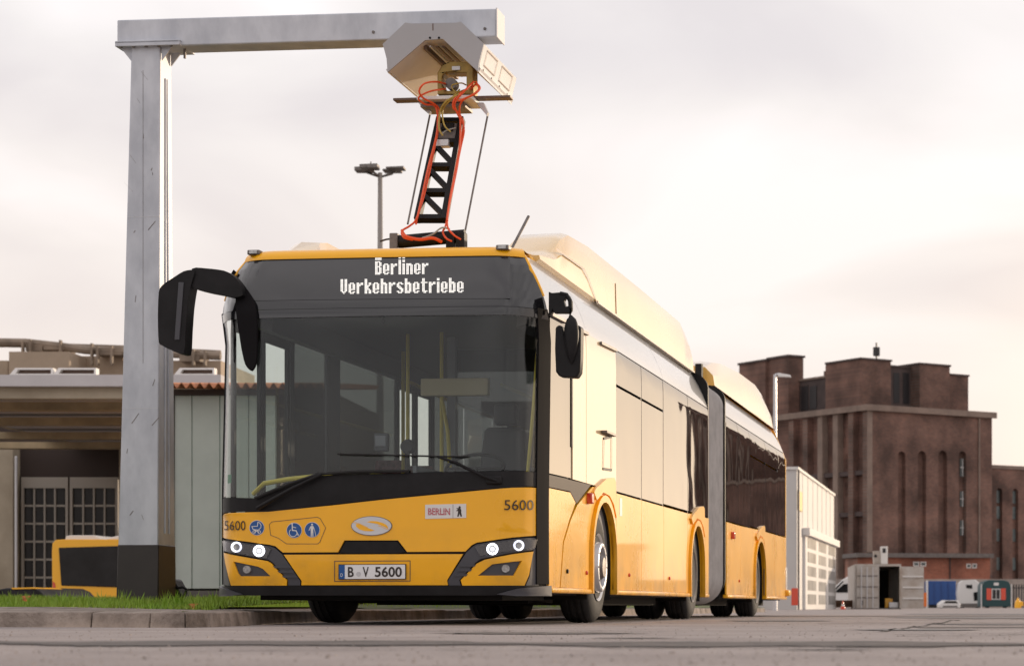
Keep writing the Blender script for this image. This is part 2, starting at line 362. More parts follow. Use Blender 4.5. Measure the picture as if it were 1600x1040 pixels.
for i in range(30):
    px = 1375 + i * 4.3; py = 986 - 18 * (i / 29) ** 1.3 + random.uniform(-.6, .6) - (1.5 if i % 7 > 3 else 0); Y = CZ * FPX / (py - PY0); cr.append(((px - PX0) / FPX * Y, Y - .12, Y + .12 + random.uniform(0, .12)))
strip('asphalt_crack', cr, TAR, .004)

def blot(name, cx, cy, rx, ry, m, z, seed):
    r_ = random.Random(seed); M_ = MB(); n = 40; M_.v = [(cx + rx * math.cos(6.2832 * k / n) * (1 + r_.uniform(-.22, .22)), cy + ry * math.sin(6.2832 * k / n) * (1 + r_.uniform(-.22, .22)), z) for k in range(n)]; M_.f = [tuple(range(n))]
    return M_.make(name, m, kind='structure', smooth=False)
OIL = mat('oil_stain', (.13, .11, .10), .55, var=.4, vscale=8); PATCHM = mat('repair_asphalt', (.25, .215, .20), .85, col2=(.17, .145, .135), vscale=4, bump=.5)
for i, (a, b, rx, ry) in enumerate(((-1.2, 11.6, .5, .35), (.9, 13.4, .35, .5), (1.9, 17.5, .6, .5), (.1, 22, .5, 1.1), (2.5, 28, .9, 1.8), (-.6, 9.9, .18, .12), (.2, 7.2, .16, .08), (4, 41, 1.5, 3.5))): blot('oil_stain', a, b, rx, ry, OIL, .004, i)
strip('repair_strip', [(1.0 + i * .25, 14.6 + .02 * i, 15.5 + .02 * i + random.uniform(-.03, .03)) for i in range(24)], PATCHM, .004)
strip('repair_strip', [(-1.0 + i * .8, 31 + .1 * i, 35 + .1 * i) for i in range(24)], PATCHM, .004)
for k, (x0, y0, x1, y1) in enumerate(((-2.3, 7.0, .6, 7.6), (.6, 10.6, 2.8, 12.4), (.4, 18.0, 4.2, 19.6), (-2.2, 12.7, -.9, 12.2), (1.6, 24, 7, 27))):
    n = 34; strip('asphalt_crack', [(x0 + (x1 - x0) * i / n, y0 + (y1 - y0) * i / n + .06 * math.sin(i * 1.9 + k) + random.uniform(-.05, .05) * (y0 / 10), y0 + (y1 - y0) * i / n + .06 * math.sin(i * 1.9 + k) + (.035 + random.uniform(0, .03)) * (y0 / 8) ** 1.5) for i in range(n + 1)], TAR, .008)
# loose grit and small stones
gr_ = MB(); rr_ = random.Random(11)
for i in range(2600):
    Y = 4.8 + rr_.random() ** 1.6 * 22; x = rr_.uniform((-1210) / FPX * Y, 420 / FPX * Y)
    if x < -3.0 and Y > 14: continue
    r = rr_.uniform(.002, .006) * (1.7 if rr_.random() < .05 else 1); a = rr_.random() * 3; c_, s_2 = math.cos(a) * r, math.sin(a) * r
    gr_.add([(x + c_, Y + s_2, 0), (x - s_2, Y + c_, 0), (x - c_, Y - s_2, 0), (x + s_2, Y - c_, 0), (x, Y, r * .9)], [(0, 1, 4), (1, 2, 4), (2, 3, 4), (3, 0, 4)])
tag(gr_.make('grit', mat('grit_stone', (.30, .25, .22), .9, var=.5, vscale=20), smooth=False), 'loose grit and tiny stones scattered over the asphalt', 'grit', kind='stuff')

# ================================================================== THE ARTICULATED BUS
bus = thing('articulated_bus', 'long yellow articulated city bus with lit headlights charging under the gantry', 'bus', (BF.o[0], BF.o[1], 0), -BUS_A)
HW = 1.285
def hw(z):
    return HW if z <= 2.36 else HW - .215 * ((z - 2.36) / .5) ** 1.5
def fy(x, z):
    a = min(1.0, abs(x) / hw(z)); tz = min(1, max(0, (z - 2.2) / .5)); p = (.07 - .05 * tz) * a * a + (.38 - .27 * tz) * max(0, (a - .80) / .20) ** 2
    if z > 1.0: p += .09 * min(1, (z - 1.0) / 1.36)
    if z > 2.36: p += .24 * ((z - 2.36) / .46) ** 1.2
    if z < .5: p += .03 * ((.5 - z) / .2) ** 2 * .3
    return p
def FS(x, z, off=0.0):
    w = hw(z); x = max(-w, min(w, x)); d = .004; s = 1 if x < 0 else -1
    nx = (fy(x + s * d, z) - fy(x, z)) / (s * d); nzz = (fy(x, z + d) - fy(x, z - d)) / (2 * d)
    n = Vector((nx, -1, nzz)).normalized()
    return Vector((x, fy(x, z), z)) + n * off
def px2f(px, py):
    ly = .1
    for _ in range(14):
        x, z = BF.hy(px, py, ly); w = hw(z)
        x = max(-w + .002, min(w - .002, x)); ly = .5 * ly + .5 * fy(x, z)
    return x, z
def SS(sg):
    def f(s, z, off=0.0):
        d = .004; k = (hw(z + d) - hw(z - d)) / (2 * d); n = Vector((sg, 0, -k)).normalized()
        return Vector((sg * hw(z), s, z)) + n * off
    return f
SR, SL = SS(1), SS(-1)
def patch(name, surf, poly, m, parent=bus, th=.02, off=0.0, holes=(), grid=.12, kind=None, ang=40):
    loops = [[Vector((a, b, 0)) for a, b in poly]] + [[Vector((a, b, 0)) for a, b in h] for h in holes]
    flat = [p for l in loops for p in l]; bm = bmesh.new(); vs = [bm.verts.new(p) for p in flat]
    for t in tessellate_polygon(loops):
        try: bm.faces.new([vs[i] for i in t])
        except ValueError: pass
    for ax in (0, 1):
        lo = min(p[ax] for p in flat); hi = max(p[ax] for p in flat); g = grid if ax == 1 or surf is not FS else grid * .7
        k = math.ceil(lo / g)
        while k * g < hi:
            if k * g > lo + 1e-4:
                co = [0, 0, 0]; no = [0, 0, 0]; co[ax] = k * g; no[ax] = 1
                bmesh.ops.bisect_plane(bm, geom=bm.verts[:] + bm.edges[:] + bm.faces[:], plane_co=co, plane_no=no, dist=1e-5)
            k += 1
    bm.verts.ensure_lookup_table(); bm.verts.index_update(); n = len(bm.verts)
    pl = [(v.co.x, v.co.y) for v in bm.verts]
    fs = [tuple(v.index for v in f.verts) for f in bm.faces]; be = [(e.verts[0].index, e.verts[1].index) for e in bm.edges if e.is_boundary]
    bm.free()
    M_ = MB(); M_.v = [tuple(surf(a, b, off)) for a, b in pl] + [tuple(surf(a, b, off - th)) for a, b in pl]
    M_.f = fs + [tuple(i + n for i in f)[::-1] for f in fs] + [(a, b, b + n, a + n) for a, b in be]
    return M_.make(name, m, parent, ang=ang, kind=kind)
def fp(name, pxs, m, holes=(), **k):
    return patch(name, FS, [px2f(*p) for p in pxs], m, holes=[[px2f(*p) for p in h] for h in holes], **k)
def sp(name, pxs, m, **k):
    return patch(name, SR, [BF.hx(px, py, HW) for px, py in pxs], m, **k)
def circ(cx, cy, rx, ry=None, n=28, a0=0, a1=360):
    ry = rx if ry is None else ry
    return [(cx + rx * math.cos(R(a0 + (a1 - a0) * i / n)), cy + ry * math.sin(R(a0 + (a1 - a0) * i / n))) for i in range(n if a1 - a0 == 360 else n + 1)]
def ribbon(name, pts, w, m, parent=bus, off=.005, mapf=None, closed=False, z0=0):
    """flat line of width w (photo pixels at the surface) laid on the front surface"""
    mapf = mapf or (lambda a, b, o: FS(*px2f(a, b), o)); M_ = MB(); pts = list(pts) + ([pts[0]] if closed else [])
    for i, (a, b) in enumerate(zip(pts, pts[1:])):
        d = Vector((b[0] - a[0], b[1] - a[1])); L = d.length
        if L < 1e-6: continue
        d /= L; n = Vector((-d.y, d.x)) * w / 2; e = d * w * .3
        k = max(1, int(L / 12)); o = off + (i % 2) * .0004
        for j in range(k):
            p = Vector(a) + (d * L * j / k if j else -e); q = Vector(a) + d * L * (j + 1) / k + (e if j == k - 1 else Vector((0, 0)))
            M_.add([mapf(*(p + n), o), mapf(*(q + n), o), mapf(*(q - n), o), mapf(*(p - n), o)], [(0, 1, 2, 3)])
    return M_.make(name, m, parent, smooth=False)
def text_on(name, s, bx, m, parent=bus, off=.006, bold=0.0, mapf=None):
    c = bpy.data.curves.new('t', 'FONT'); c.body = s; c.size = 1; c.offset = bold; c.resolution_u = 3
    o = bpy.data.objects.new('t', c); COL.objects.link(o); bpy.context.view_layer.update()
    me = bpy.data.meshes.new_from_object(o.evaluated_get(bpy.context.evaluated_depsgraph_get())); bpy.data.objects.remove(o)
    xs = [v.co.x for v in me.vertices]; ys = [v.co.y for v in me.vertices]; x0, x1, y0, y1 = min(xs), max(xs), min(ys), max(ys)
    mapf = mapf or (lambda a, b, o_: FS(*px2f(a, b), o_))
    for v in me.vertices:
        v.co = mapf(bx[0] + (v.co.x - x0) / (x1 - x0) * (bx[2] - bx[0]), bx[3] + (v.co.y - y0) / (y1 - y0) * (bx[1] - bx[3]), off)
    me.materials.clear(); me.materials.append(m); me.name = name
    o = bpy.data.objects.new(name, me); COL.objects.link(o); o.parent = parent; return o

# ---- front
core = patch('bumper_core', FS, [(-1.28, .27), (1.28, .27), (1.28, 1.0), (-1.28, .80)], BLK, off=-.022, th=.04)
fr = fp('front_panel', [(346, 806), (349, 803), (354, 801.5), (420, 799), (520, 789), (600, 780), (700, 770.5), (830, 761), (839, 762), (842, 766), (842, 836), (745, 847), (737, 851), (727, 861), (636, 861.5), (622, 843.5), (538, 843.5), (528, 862), (442, 862.5), (430, 852.5), (422, 850.5), (346, 839)], YEL, th=.02)
fp('grille', [(531, 862), (540, 845.5), (620, 845.5), (633, 861.5), (620, 864), (545, 864)], BLK, off=-.004, th=.015)
fp('bumper', [(443.5, 866), (723.5, 865), (698.5, 906), (700, 913.5), (471, 913.5), (471.5, 907)], YEL, th=.03, off=.002)
for sd_ in (0, 1):
    if sd_ == 0:
        su = [(346, 842), (422, 853), (430, 856), (441, 866), (469, 907), (469, 914), (450, 914), (450, 905), (425.5, 877.5), (419, 873.5), (349, 860), (359, 914), (346, 914)]
        fo = [(350, 863), (418, 876), (424, 879.5), (448.5, 905.5), (448, 914), (361.5, 914)]
        fi = [(365, 876.5), (403.5, 884.5), (411, 888), (423, 899.5), (376, 899.5), (372, 895)]
        lens = [(350, 844.5), (421, 855), (424, 858), (417, 871.5), (352, 860)]; rings = [(370, 854, 8.2, HL2), (405, 860, 9, HL)]; fog = (386, 889)
        bars = [[(427, 883.5), (454, 883.5), (456, 887), (430.5, 887)], [(434, 891), (459, 891), (461, 894.5), (437.5, 894.5)], [(441, 898.5), (464, 898.5), (466, 902), (444.5, 902)]]
    else:
        su = [(842, 839), (745, 849.5), (739, 853), (729, 862), (699.5, 907), (701.5, 914), (720, 914), (717.5, 905.5), (742, 879), (750, 873), (757, 871), (834, 858.5), (828, 900), (822, 914), (842, 914)]
        fo = [(833, 861), (757.5, 873.8), (745, 880), (720, 905.6), (722.5, 914), (819, 914), (826, 898)]
        fi = [(815, 875.6), (769, 881), (747, 898.5), (803, 898.5)]
        lens = [(838, 842), (748, 851), (743, 855), (751, 868), (834, 856)]; rings = [(810, 851.5, 8.2, HL2), (769.5, 857, 9, HL)]; fog = (790, 887.5)
        bars = [[(711, 896), (731, 896), (728.5, 899.5), (708.5, 899.5)], [(716, 888.5), (738, 888.5), (735, 892), (713.5, 892)], [(721, 881), (744, 881), (741.5, 884.5), (718.5, 884.5)]]
    h = fp('headlight', su, RIB, th=.02, off=-.002)
    for b_ in bars: fp('trim_rib', b_, SILV if 0 else RIB, parent=h, off=.008, th=.012)
    fp('lamp_housing', lens, GLB, parent=h, off=.001, th=.004)
    for cx, cy, r, mm in rings:
        fp('ring_lamp', circ(cx, cy, r), mm, parent=h, holes=[circ(cx, cy, r * .66, n=20)], off=.007, th=.005, grid=.5)
        fp('projector_lens', circ(cx, cy, r * .5, n=16), mat('lens_glow', (.25, .25, .26), .12, .6, emit=(1, .98, .9), estr=1.3 if mm is HL else .12), parent=h, off=.008, th=.006, grid=.5)
    fp('lamp_cover', lens, HLG, parent=h, off=.014, th=.002)
    fl = fp('fog_lamp_surround', fo, YEL, holes=[fi], off=.004, th=.03)
    fp('fog_lamp_recess', fi, RIB, parent=fl, off=-.012, th=.004)
    fp('fog_lamp', circ(*fog, 6, n=20), LENS, parent=fl, off=.006, th=.02, grid=.5)
patch('front_lip', FS, [(-1.27, .225), (1.27, .225), (1.27, .297), (-1.27, .297)], BLK, off=.006, th=.12)
for s_ in (-1, 1):
    patch('lip_corner', FS, [(s_ * .98, .235), (s_ * 1.1, .222), (s_ * 1.283, .222), (s_ * 1.283, .30), (s_ * 1.12, .275)], RIB, off=.03, th=.03)
# number plate with its recess
ribbon('plate_recess', [(523, 876), (641, 875.5), (641, 907), (523, 907.5)], 1.2, BRNS, closed=True, off=.004)
pl = fp('number_plate', [(530, 881), (635, 880.5), (635, 904), (530, 904.5)], TXT, off=.018, th=.014)
fp('plate_face', [(531, 882), (634, 881.5), (634, 903), (531, 903.5)], PLAT, parent=pl, off=.0195, th=.001)
fp('country_band', [(531, 882), (540, 882), (540, 903.5), (531, 903.5)], BLUE, parent=pl, off=.021, th=.001)
text_on('plate_letters', 'B', (545, 885, 554, 900.5), TXT, pl, .022, .02)
text_on('plate_letters', 'V', (568, 885, 577.5, 900.5), TXT, pl, .022, .015)
text_on('plate_letters', '5600', (587, 884.5, 629, 900.5), TXT, pl, .022, .02)
text_on('country_letter', 'D', (533.5, 895, 537, 900), PLAT, pl, .0225)
fp('plate_seal', circ(561.5, 896, 3.6, n=14), SILV, parent=pl, off=.0215, th=.001)
# fleet numbers
text_on('fleet_number', '5600', (351.5, 813, 384, 828), TXT)
text_on('fleet_number', '5600', (788, 780.5, 833, 796.5), TXT)
# round signs
def rsign(cx, cy, r):
    o = fp('round_sign', circ(cx, cy, r), WSG, off=.003, th=.002, grid=.5)
    fp('sign_face', circ(cx, cy, r - .7), BLUE, parent=o, off=.0045, th=.001, grid=.5); return o
g = rsign(401.6, 824, 11.8)
ribbon('pram_symbol', [(394, 822), (396, 826.5), (404, 827.5), (408, 824), (408.5, 820), (406.5, 816.5), (403.5, 815), (402.8, 821.5), (394, 822)], 1.1, WSG, g, .006)
ribbon('pram_symbol', [(404, 827.5), (398, 831)], 1.0, WSG, g, .006); ribbon('pram_symbol', [(397.5, 827), (405, 831)], 1.0, WSG, g, .0065)
for cx in (397.8, 405.6): ribbon('pram_wheel', circ(cx, 830.5, 2.2, n=10), .9, WSG, g, .007, closed=True)
g = rsign(460, 828, 12)
ribbon('wheelchair_symbol', [(457, 817.5), (457.3, 828), (463, 828.5), (466.5, 835.5)], 1.7, WSG, g, .006)
ribbon('wheelchair_symbol', [(457.5, 822.5), (463, 824)], 1.1, WSG, g, .0065)
ribbon('wheelchair_symbol', circ(458.5, 831.8, 6, n=14, a0=-40, a1=230), 1.1, WSG, g, .007)
fp('wheelchair_symbol', circ(456.8, 817.5, 1.4, n=8), WSG, parent=g, off=.0065, th=.001)
g = rsign(488, 827, 12)
fp('walker_symbol', circ(488, 818.8, 1.6, n=8), WSG, parent=g, off=.006, th=.001)
fp('walker_symbol', [(486.3, 821), (489.7, 821), (490.5, 824), (489.8, 829), (490, 838), (488.7, 838), (488, 830), (487.3, 838), (486, 838), (486, 829), (485.6, 824)], WSG, parent=g, off=.006, th=.001)
ribbon('walker_symbol', [(486, 822), (483.3, 828)], 1.1, WSG, g, .0065); ribbon('walker_symbol', [(490, 822), (492, 827), (494, 837)], .8, WSG, g, .0065)
ribbon('flap_seam', [(421, 819), (425, 814.6), (496, 807.3), (500.5, 809.6), (509, 824), (500, 846), (496.6, 849), (448, 849), (435, 840), (423, 835.5)], .8, BRNS, closed=True, off=.0025)
# silver oval badge
bd = fp('badge', circ(581, 821, 32, 15.2), DSTEEL, off=.008, th=.008, grid=.5)
fp('badge_face', circ(581, 821, 31, 14.3), SILV, parent=bd, off=.0105, th=.002, grid=.5)
l1 = [(573.5, 815), (580, 813.4), (589, 813.8), (598, 816), (604, 819), (607, 823), (606, 825), (601, 822.5), (590, 818)]
fp('badge_inlay', l1, YEL, parent=bd, off=.012, th=.001, grid=.5)
l2 = [(557, 818), (562, 818), (572, 823), (586, 828), (580, 829.5), (570, 829), (562, 826.5), (557, 822)]
fp('badge_inlay', l2, YEL, parent=bd, off=.012, th=.001, grid=.5)
ribbon('badge_line', [(552, 815), (562, 817.5), (575, 823.5)], .8, YEL, bd, .013); ribbon('badge_line', [(592, 820.5), (603, 825.5), (609, 826)], .8, YEL, bd, .013)
# city plate
cp = fp('city_sign', [(664.5, 788), (728.5, 786.5), (728.5, 808.5), (664.5, 810)], WSG, off=.004, th=.003)
text_on('city_lettering', 'BERLIN', (669, 793.5, 703.5, 804), REDT, cp, .0055, .03)
for i in range(4): ribbon('lettering_gap', [(668.5, 795.2 + i * 2.4), (704, 794.6 + i * 2.4)], .55, WSG, cp, .0062)
ribbon('sign_divider', [(708, 787.8), (708, 808.8)], .6, DSTEEL, cp, .0052)
fp('bear_emblem', [(717, 791), (718.5, 789.8), (720, 791.5), (719.8, 794), (721, 797), (720.8, 800), (722, 806.5), (719.8, 806.5), (718, 801.5), (716.8, 806.5), (714.6, 806.5), (716, 799), (715.8, 797.5), (713.4, 798.2), (713.2, 797), (715.8, 795.5), (713.3, 793.8), (713.8, 793), (716.5, 793.5)], TXT, parent=cp, off=.0055, th=.001)
# mask, windscreen, display
fp('lower_mask', [(345, 779), (401, 778), (440, 762), (486, 743), (620, 739), (842, 737.5), (842, 760), (830, 759.5), (700, 769), (600, 778.5), (520, 787.5), (420, 797.5), (352, 800), (345, 803)], BLK, th=.03, off=.001)
zt = 2.385
ws = patch('windscreen', FS, [px2f(344, 778), px2f(401, 777), px2f(440, 761), px2f(486, 742), px2f(620, 738), px2f(842, 736.5), (1.272, 1.2), (1.272, zt), (-1.283, zt), (-1.283, 1.0)], WIN, th=.008, off=0)
patch('screen_band', FS, [(-1.283, 2.325), (1.283, 2.325), (1.275, zt + .002), (-1.275, zt + .002)], GLB, parent=ws, th=.004, off=.0045)
patch('right_pillar', FS, [(1.225, .31), (1.284, .31), (1.284, 2.40), (1.225, 2.40)], MATB, off=.007, th=.03)['label'] = 'black corner pillar'
patch('left_pillar', FS, [(-1.284, .31), (-1.262, .31), (-1.262, 2.40), (-1.284, 2.40)], BLK, off=.007, th=.03)
top = [(-hw(2.40) + .002, 2.392)] + [(hw(2.40) - .002, 2.392)] + [(hw(2.392 + .41 * i / 6) - .003, 2.392 + .41 * i / 6) for i in range(1, 7)] + [(-hw(2.392 + .41 * i / 6) + .003, 2.392 + .41 * i / 6) for i in range(6, 0, -1)]
dh = patch('display_housing', FS, top, GLB, th=.02)
fp('display_glass', [(386, 401), (797, 397), (797, 466.5), (386, 470)], DISP, parent=dh, off=.003, th=.003)
GL = {'B': ['11111', '11111', '00000', '11110', '11011', '11011', '11011', '11110', '11011', '11011', '11011', '11011', '11111', '11110'],
      'V': ['11011', '11011', '11011', '11011', '11011', '11011', '11011', '11011', '11011', '11011', '01110', '00100'],
      'e': ['01110', '11011', '11011', '11011', '11011', '11111', '11000', '11011', '01110'], 'r': ['11011', '11111', '11100', '11000', '11000', '11000', '11000', '11000', '11000'],
      'n': ['11110', '11111', '11011', '11011', '11011', '11011', '11011', '11011', '11011'], 's': ['01110', '11011', '11000', '11100', '01110', '00111', '00011', '11011', '01110'],
      'k': ['11000', '11000', '11000', '11011', '11011', '11110', '11100', '11100', '11110', '11011', '11011', '11011'],
      'h': ['11000', '11000', '11000', '11110', '11111', '11011', '11011', '11011', '11011', '11011', '11011', '11011'],
      'b': ['11000', '11000', '11000', '11110', '11111', '11011', '11011', '11011', '11011', '11011', '11111', '11110'],
      't': ['01100', '01100', '01100', '11111', '01100', '01100', '01100', '01100', '01100', '01100', '01111', '00110'],
      'i': ['11', '11', '00', '11', '11', '11', '11', '11', '11', '11', '11', '11'],
      'j': ['11', '00', '11', '11', '11', '11', '11', '11', '11', '11', '11', '11', '11', '11'],      # the l with its stray dot
      'q': ['11', '00', '11', '11', '00', '11', '11', '11', '11', '11', '11', '11', '11', '11']}
def led(s, x0, yb, pw, ph, slope, gap=1):
    M_ = MB(); x = x0
    for ch in s:
        g = GL[ch]; h = len(g)
        for c in range(len(g[0])):
            for r_ in range(h):
                if g[r_][c] == '1':
                    X = x + c * pw; Yb = yb - (h - 1 - r_) * ph + slope * (X - x0)
                    q = [(X, Yb), (X + pw * .82, Yb), (X + pw * .82, Yb - ph * .80), (X, Yb - ph * .80)]
                    M_.add([FS(*px2f(*p), .005) for p in q], [(0, 1, 2, 3)])
        x += (len(g[0]) + gap) * pw
    o = M_.make('led_text', LED, dh, smooth=False, kind='stuff'); return o
led('Berjqner', 586.5, 429.5, 2.03, 1.9, -.012)
led('Verkehrsbetriebe', 532.5, 459.5, 2.09, 1.92, -.012)
# roof cap over the front and its edge
rc = MB(); nx_, nt_ = 36, 7
for i in range(nx_ + 1):
    a = -1 + 2 * i / nx_
    for j in range(nt_ + 1):
        t = j / nt_ * math.pi / 2; z = 2.803 + .085 * math.sin(t); x = a * (hw(2.805) - .06 * (1 - math.cos(t)))
        y = fy(a * hw(2.805), 2.805) - .014 + .13 * (1 - math.cos(t))
        if j == nt_: y = max(y, .9)
        rc.v.append((x, y, z))
for i in range(nx_):
    for j in range(nt_): b = i * (nt_ + 1) + j; rc.f.append((b, b + nt_ + 1, b + nt_ + 2, b + 1))
rc.make('roof_front', YEL, bus)
for s_ in (1, -1):
    M_ = MB(); M_.tube([Vector((s_ * (hw(z) - .004), fy(hw(z), z) + .012, z)) for z in [2.50 + .05 * i for i in range(7)]] + [Vector((s_ * (hw(2.80) - .02), fy(hw(2.8), 2.8) + .03, 2.82))], .016, 8); M_.make('roof_edge_trim', YEL, bus)
for px, py in ((399, 391), (788, 384.5)):
    x, z = BF.hy(px, py, .40); z = 2.868; yy = fy(x, 2.805) + .03; mk = box('marker_lamp', x - .05, x + .05, yy - .05, yy + .06, z - .02, z + .018, DSTEEL, bus, bev=.008); box('marker_lens', x - .03, x + .03, yy - .058, yy - .04, z - .012, z + .012, LENS, mk)
# wipers
def fpt(px, py, off): return FS(*px2f(px, py), off)
wa = MB(); wa.tube([fpt(404, 794, .02), fpt(420, 786, .05), fpt(460, 764, .05), fpt(505, 742, .045)], .02, 8, r1=.012); w_ = wa.make('wiper', BLK, bus)
MB().tube([fpt(400, 778, .022), fpt(450, 758, .03), fpt(500, 741, .03), (fpt(560, 737, .03)), fpt(640, 736, .03)], .013, 6).make('wiper_blade', RUB, w_)
wb = MB(); wb.tube([fpt(778, 752, .02), fpt(755, 744, .05), fpt(715, 724, .05), fpt(685, 714, .045)], .014, 8, r1=.009); w_ = wb.make('wiper', BLK, bus)
MB().tube([fpt(529, 709.5, .025), fpt(600, 711, .028), fpt(690, 713.5, .028), fpt(733, 713.5, .025)], .007, 6).make('wiper_blade', RUB, w_)
MB().box(*(lambda p: (p.x - .06, p.x + .06, p.y - .01, p.y + .06, p.z - .03, p.z + .03))(fpt(772, 750, .02))).make('wiper_spindle_cover', BLK, bus, bev=.01)
# kerb side mirror on its long arm
def smooth_poly(pts, k=4, w=.75):
    out = []; n = len(pts)
    for i in range(n):
        p0, p1, p2, p3 = [Vector(pts[(i + j) % n]) for j in (-1, 0, 1, 2)]
        for j in range(k):
            t = j / k; c = .5 * ((2 * p1) + (p2 - p0) * t + (2 * p0 - 5 * p1 + 4 * p2 - p3) * t * t + (-p0 + 3 * p1 - 3 * p2 + p3) * t ** 3); l = p1 + (p2 - p1) * t; q_ = l + (c - l) * w; out.append((q_.x, q_.y))
    return out
def PY(pxs, y): return [BF.hy(px, py, y) for px, py in pxs]
mo = [(248, 456), (254, 445), (270, 434), (287, 423.5), (301, 421.5), (303.5, 427), (297, 450), (292.5, 480), (290, 515), (287, 552), (268, 547), (254, 540), (248, 534), (246.5, 496)]
pm = PY(smooth_poly(mo, 3), .05); cxm = sum(p[0] for p in pm) / len(pm); czm = sum(p[1] for p in pm) / len(pm)
M_ = MB(); M_.prism(pm, lambda a, b: (a, .05, b), lambda a, b: (a, .20, b)); mr = M_.make('left_mirror', BLK, bus, bev=.03)
mr['label'] = 'large black door-side mirror housing'
M_ = MB(); M_.prism([(cxm + (a - cxm) * .85, czm + (b - czm) * .9) for a, b in pm], lambda a, b: (a, .195, b), lambda a, b: (a, .206, b)); M_.make('mirror_glass', STEEL, mr)
M_ = MB(); M_.prism(PY([(279.5, 441), (287.5, 441), (281, 531), (273, 531)], .05), lambda a, b: (a, .040, b), lambda a, b: (a, .06, b)); M_.make('mirror_strip', RIB, mr, bev=.004)
arm = PY(smooth_poly([(302, 420.5), (325, 420), (352, 423.5), (366, 431), (377, 444), (381, 462), (366, 465), (347, 461), (322, 456), (301, 448)], 3), .1)
M_ = MB(); M_.prism(arm, lambda a, b: (a, .07, b), lambda a, b: (a, .17, b)); ma = M_.make('mirror_arm', BLK, bus, bev=.025)
fp('mirror_arm_reflection', smooth_poly([(356, 427), (364, 430), (376, 439), (389, 456), (400, 474), (403.5, 500), (404, 538), (402, 568), (395, 580), (386, 570), (380, 545), (375, 510), (372, 483), (372, 466), (360, 455)], 3), MATB, parent=ma, off=.035, th=.03)  # solid black blade shaped as the arm's reflection in the windscreen
# driver side mirror
M_ = MB(); M_.prism(PY([(858, 456), (863, 458), (876, 457), (889, 461), (893, 470), (893, 484), (890, 489), (866, 489), (864, 484), (861, 492), (858, 490)], .36), lambda a, b: (a, .34, b), lambda a, b: (a, .42, b),
      holes=[PY([(881, 470), (884, 465), (888.5, 468), (889, 478), (884, 480)], .36)]); b2 = M_.make('mirror_bracket', BLK, bus, bev=.006)
cl = [BF.hy(px, py, .37) for px, py in ((876, 459), (886, 461), (891.5, 470), (892.5, 482), (891, 500), (890.5, 520))]
M_ = MB(); M_.tube([(a, .35, b) for a, b in cl], .017, 8); M_.make('bracket_tube', BLK, b2)
mp_ = PY([(869, 512), (874, 508), (880, 510), (884, 530), (890, 535), (896, 530), (900, 510), (905, 508), (909, 512), (908.5, 560), (907, 582), (902, 590), (875, 588.5), (869.5, 581), (868, 545)], .33)
M_ = MB(); M_.prism(mp_, lambda a, b: (a, .30, b), lambda a, b: (a, .42, b)); m2 = M_.make('right_mirror', BLK, bus, bev=.02); m2['label'] = 'small black driver-side mirror'
eg = MB(); c_ = BF.hy(892, 535, .27)
for i in range(13):
    t = i / 12
    for k in range(16):
        a = 2 * math.pi * k / 16; rr = .056 * math.sin(math.pi * (t ** .75)) ** .7 + .002
        eg.v.append((c_[0] + rr * math.cos(a), .29 + rr * .8 * math.sin(a), c_[1] + .21 - .37 * t))
for i in range(12):
    for k in range(16): eg.f.append((i * 16 + k, i * 16 + (k + 1) % 16, (i + 1) * 16 + (k + 1) % 16, (i + 1) * 16 + k))
eg.make('mirror_pod', BLK, m2)

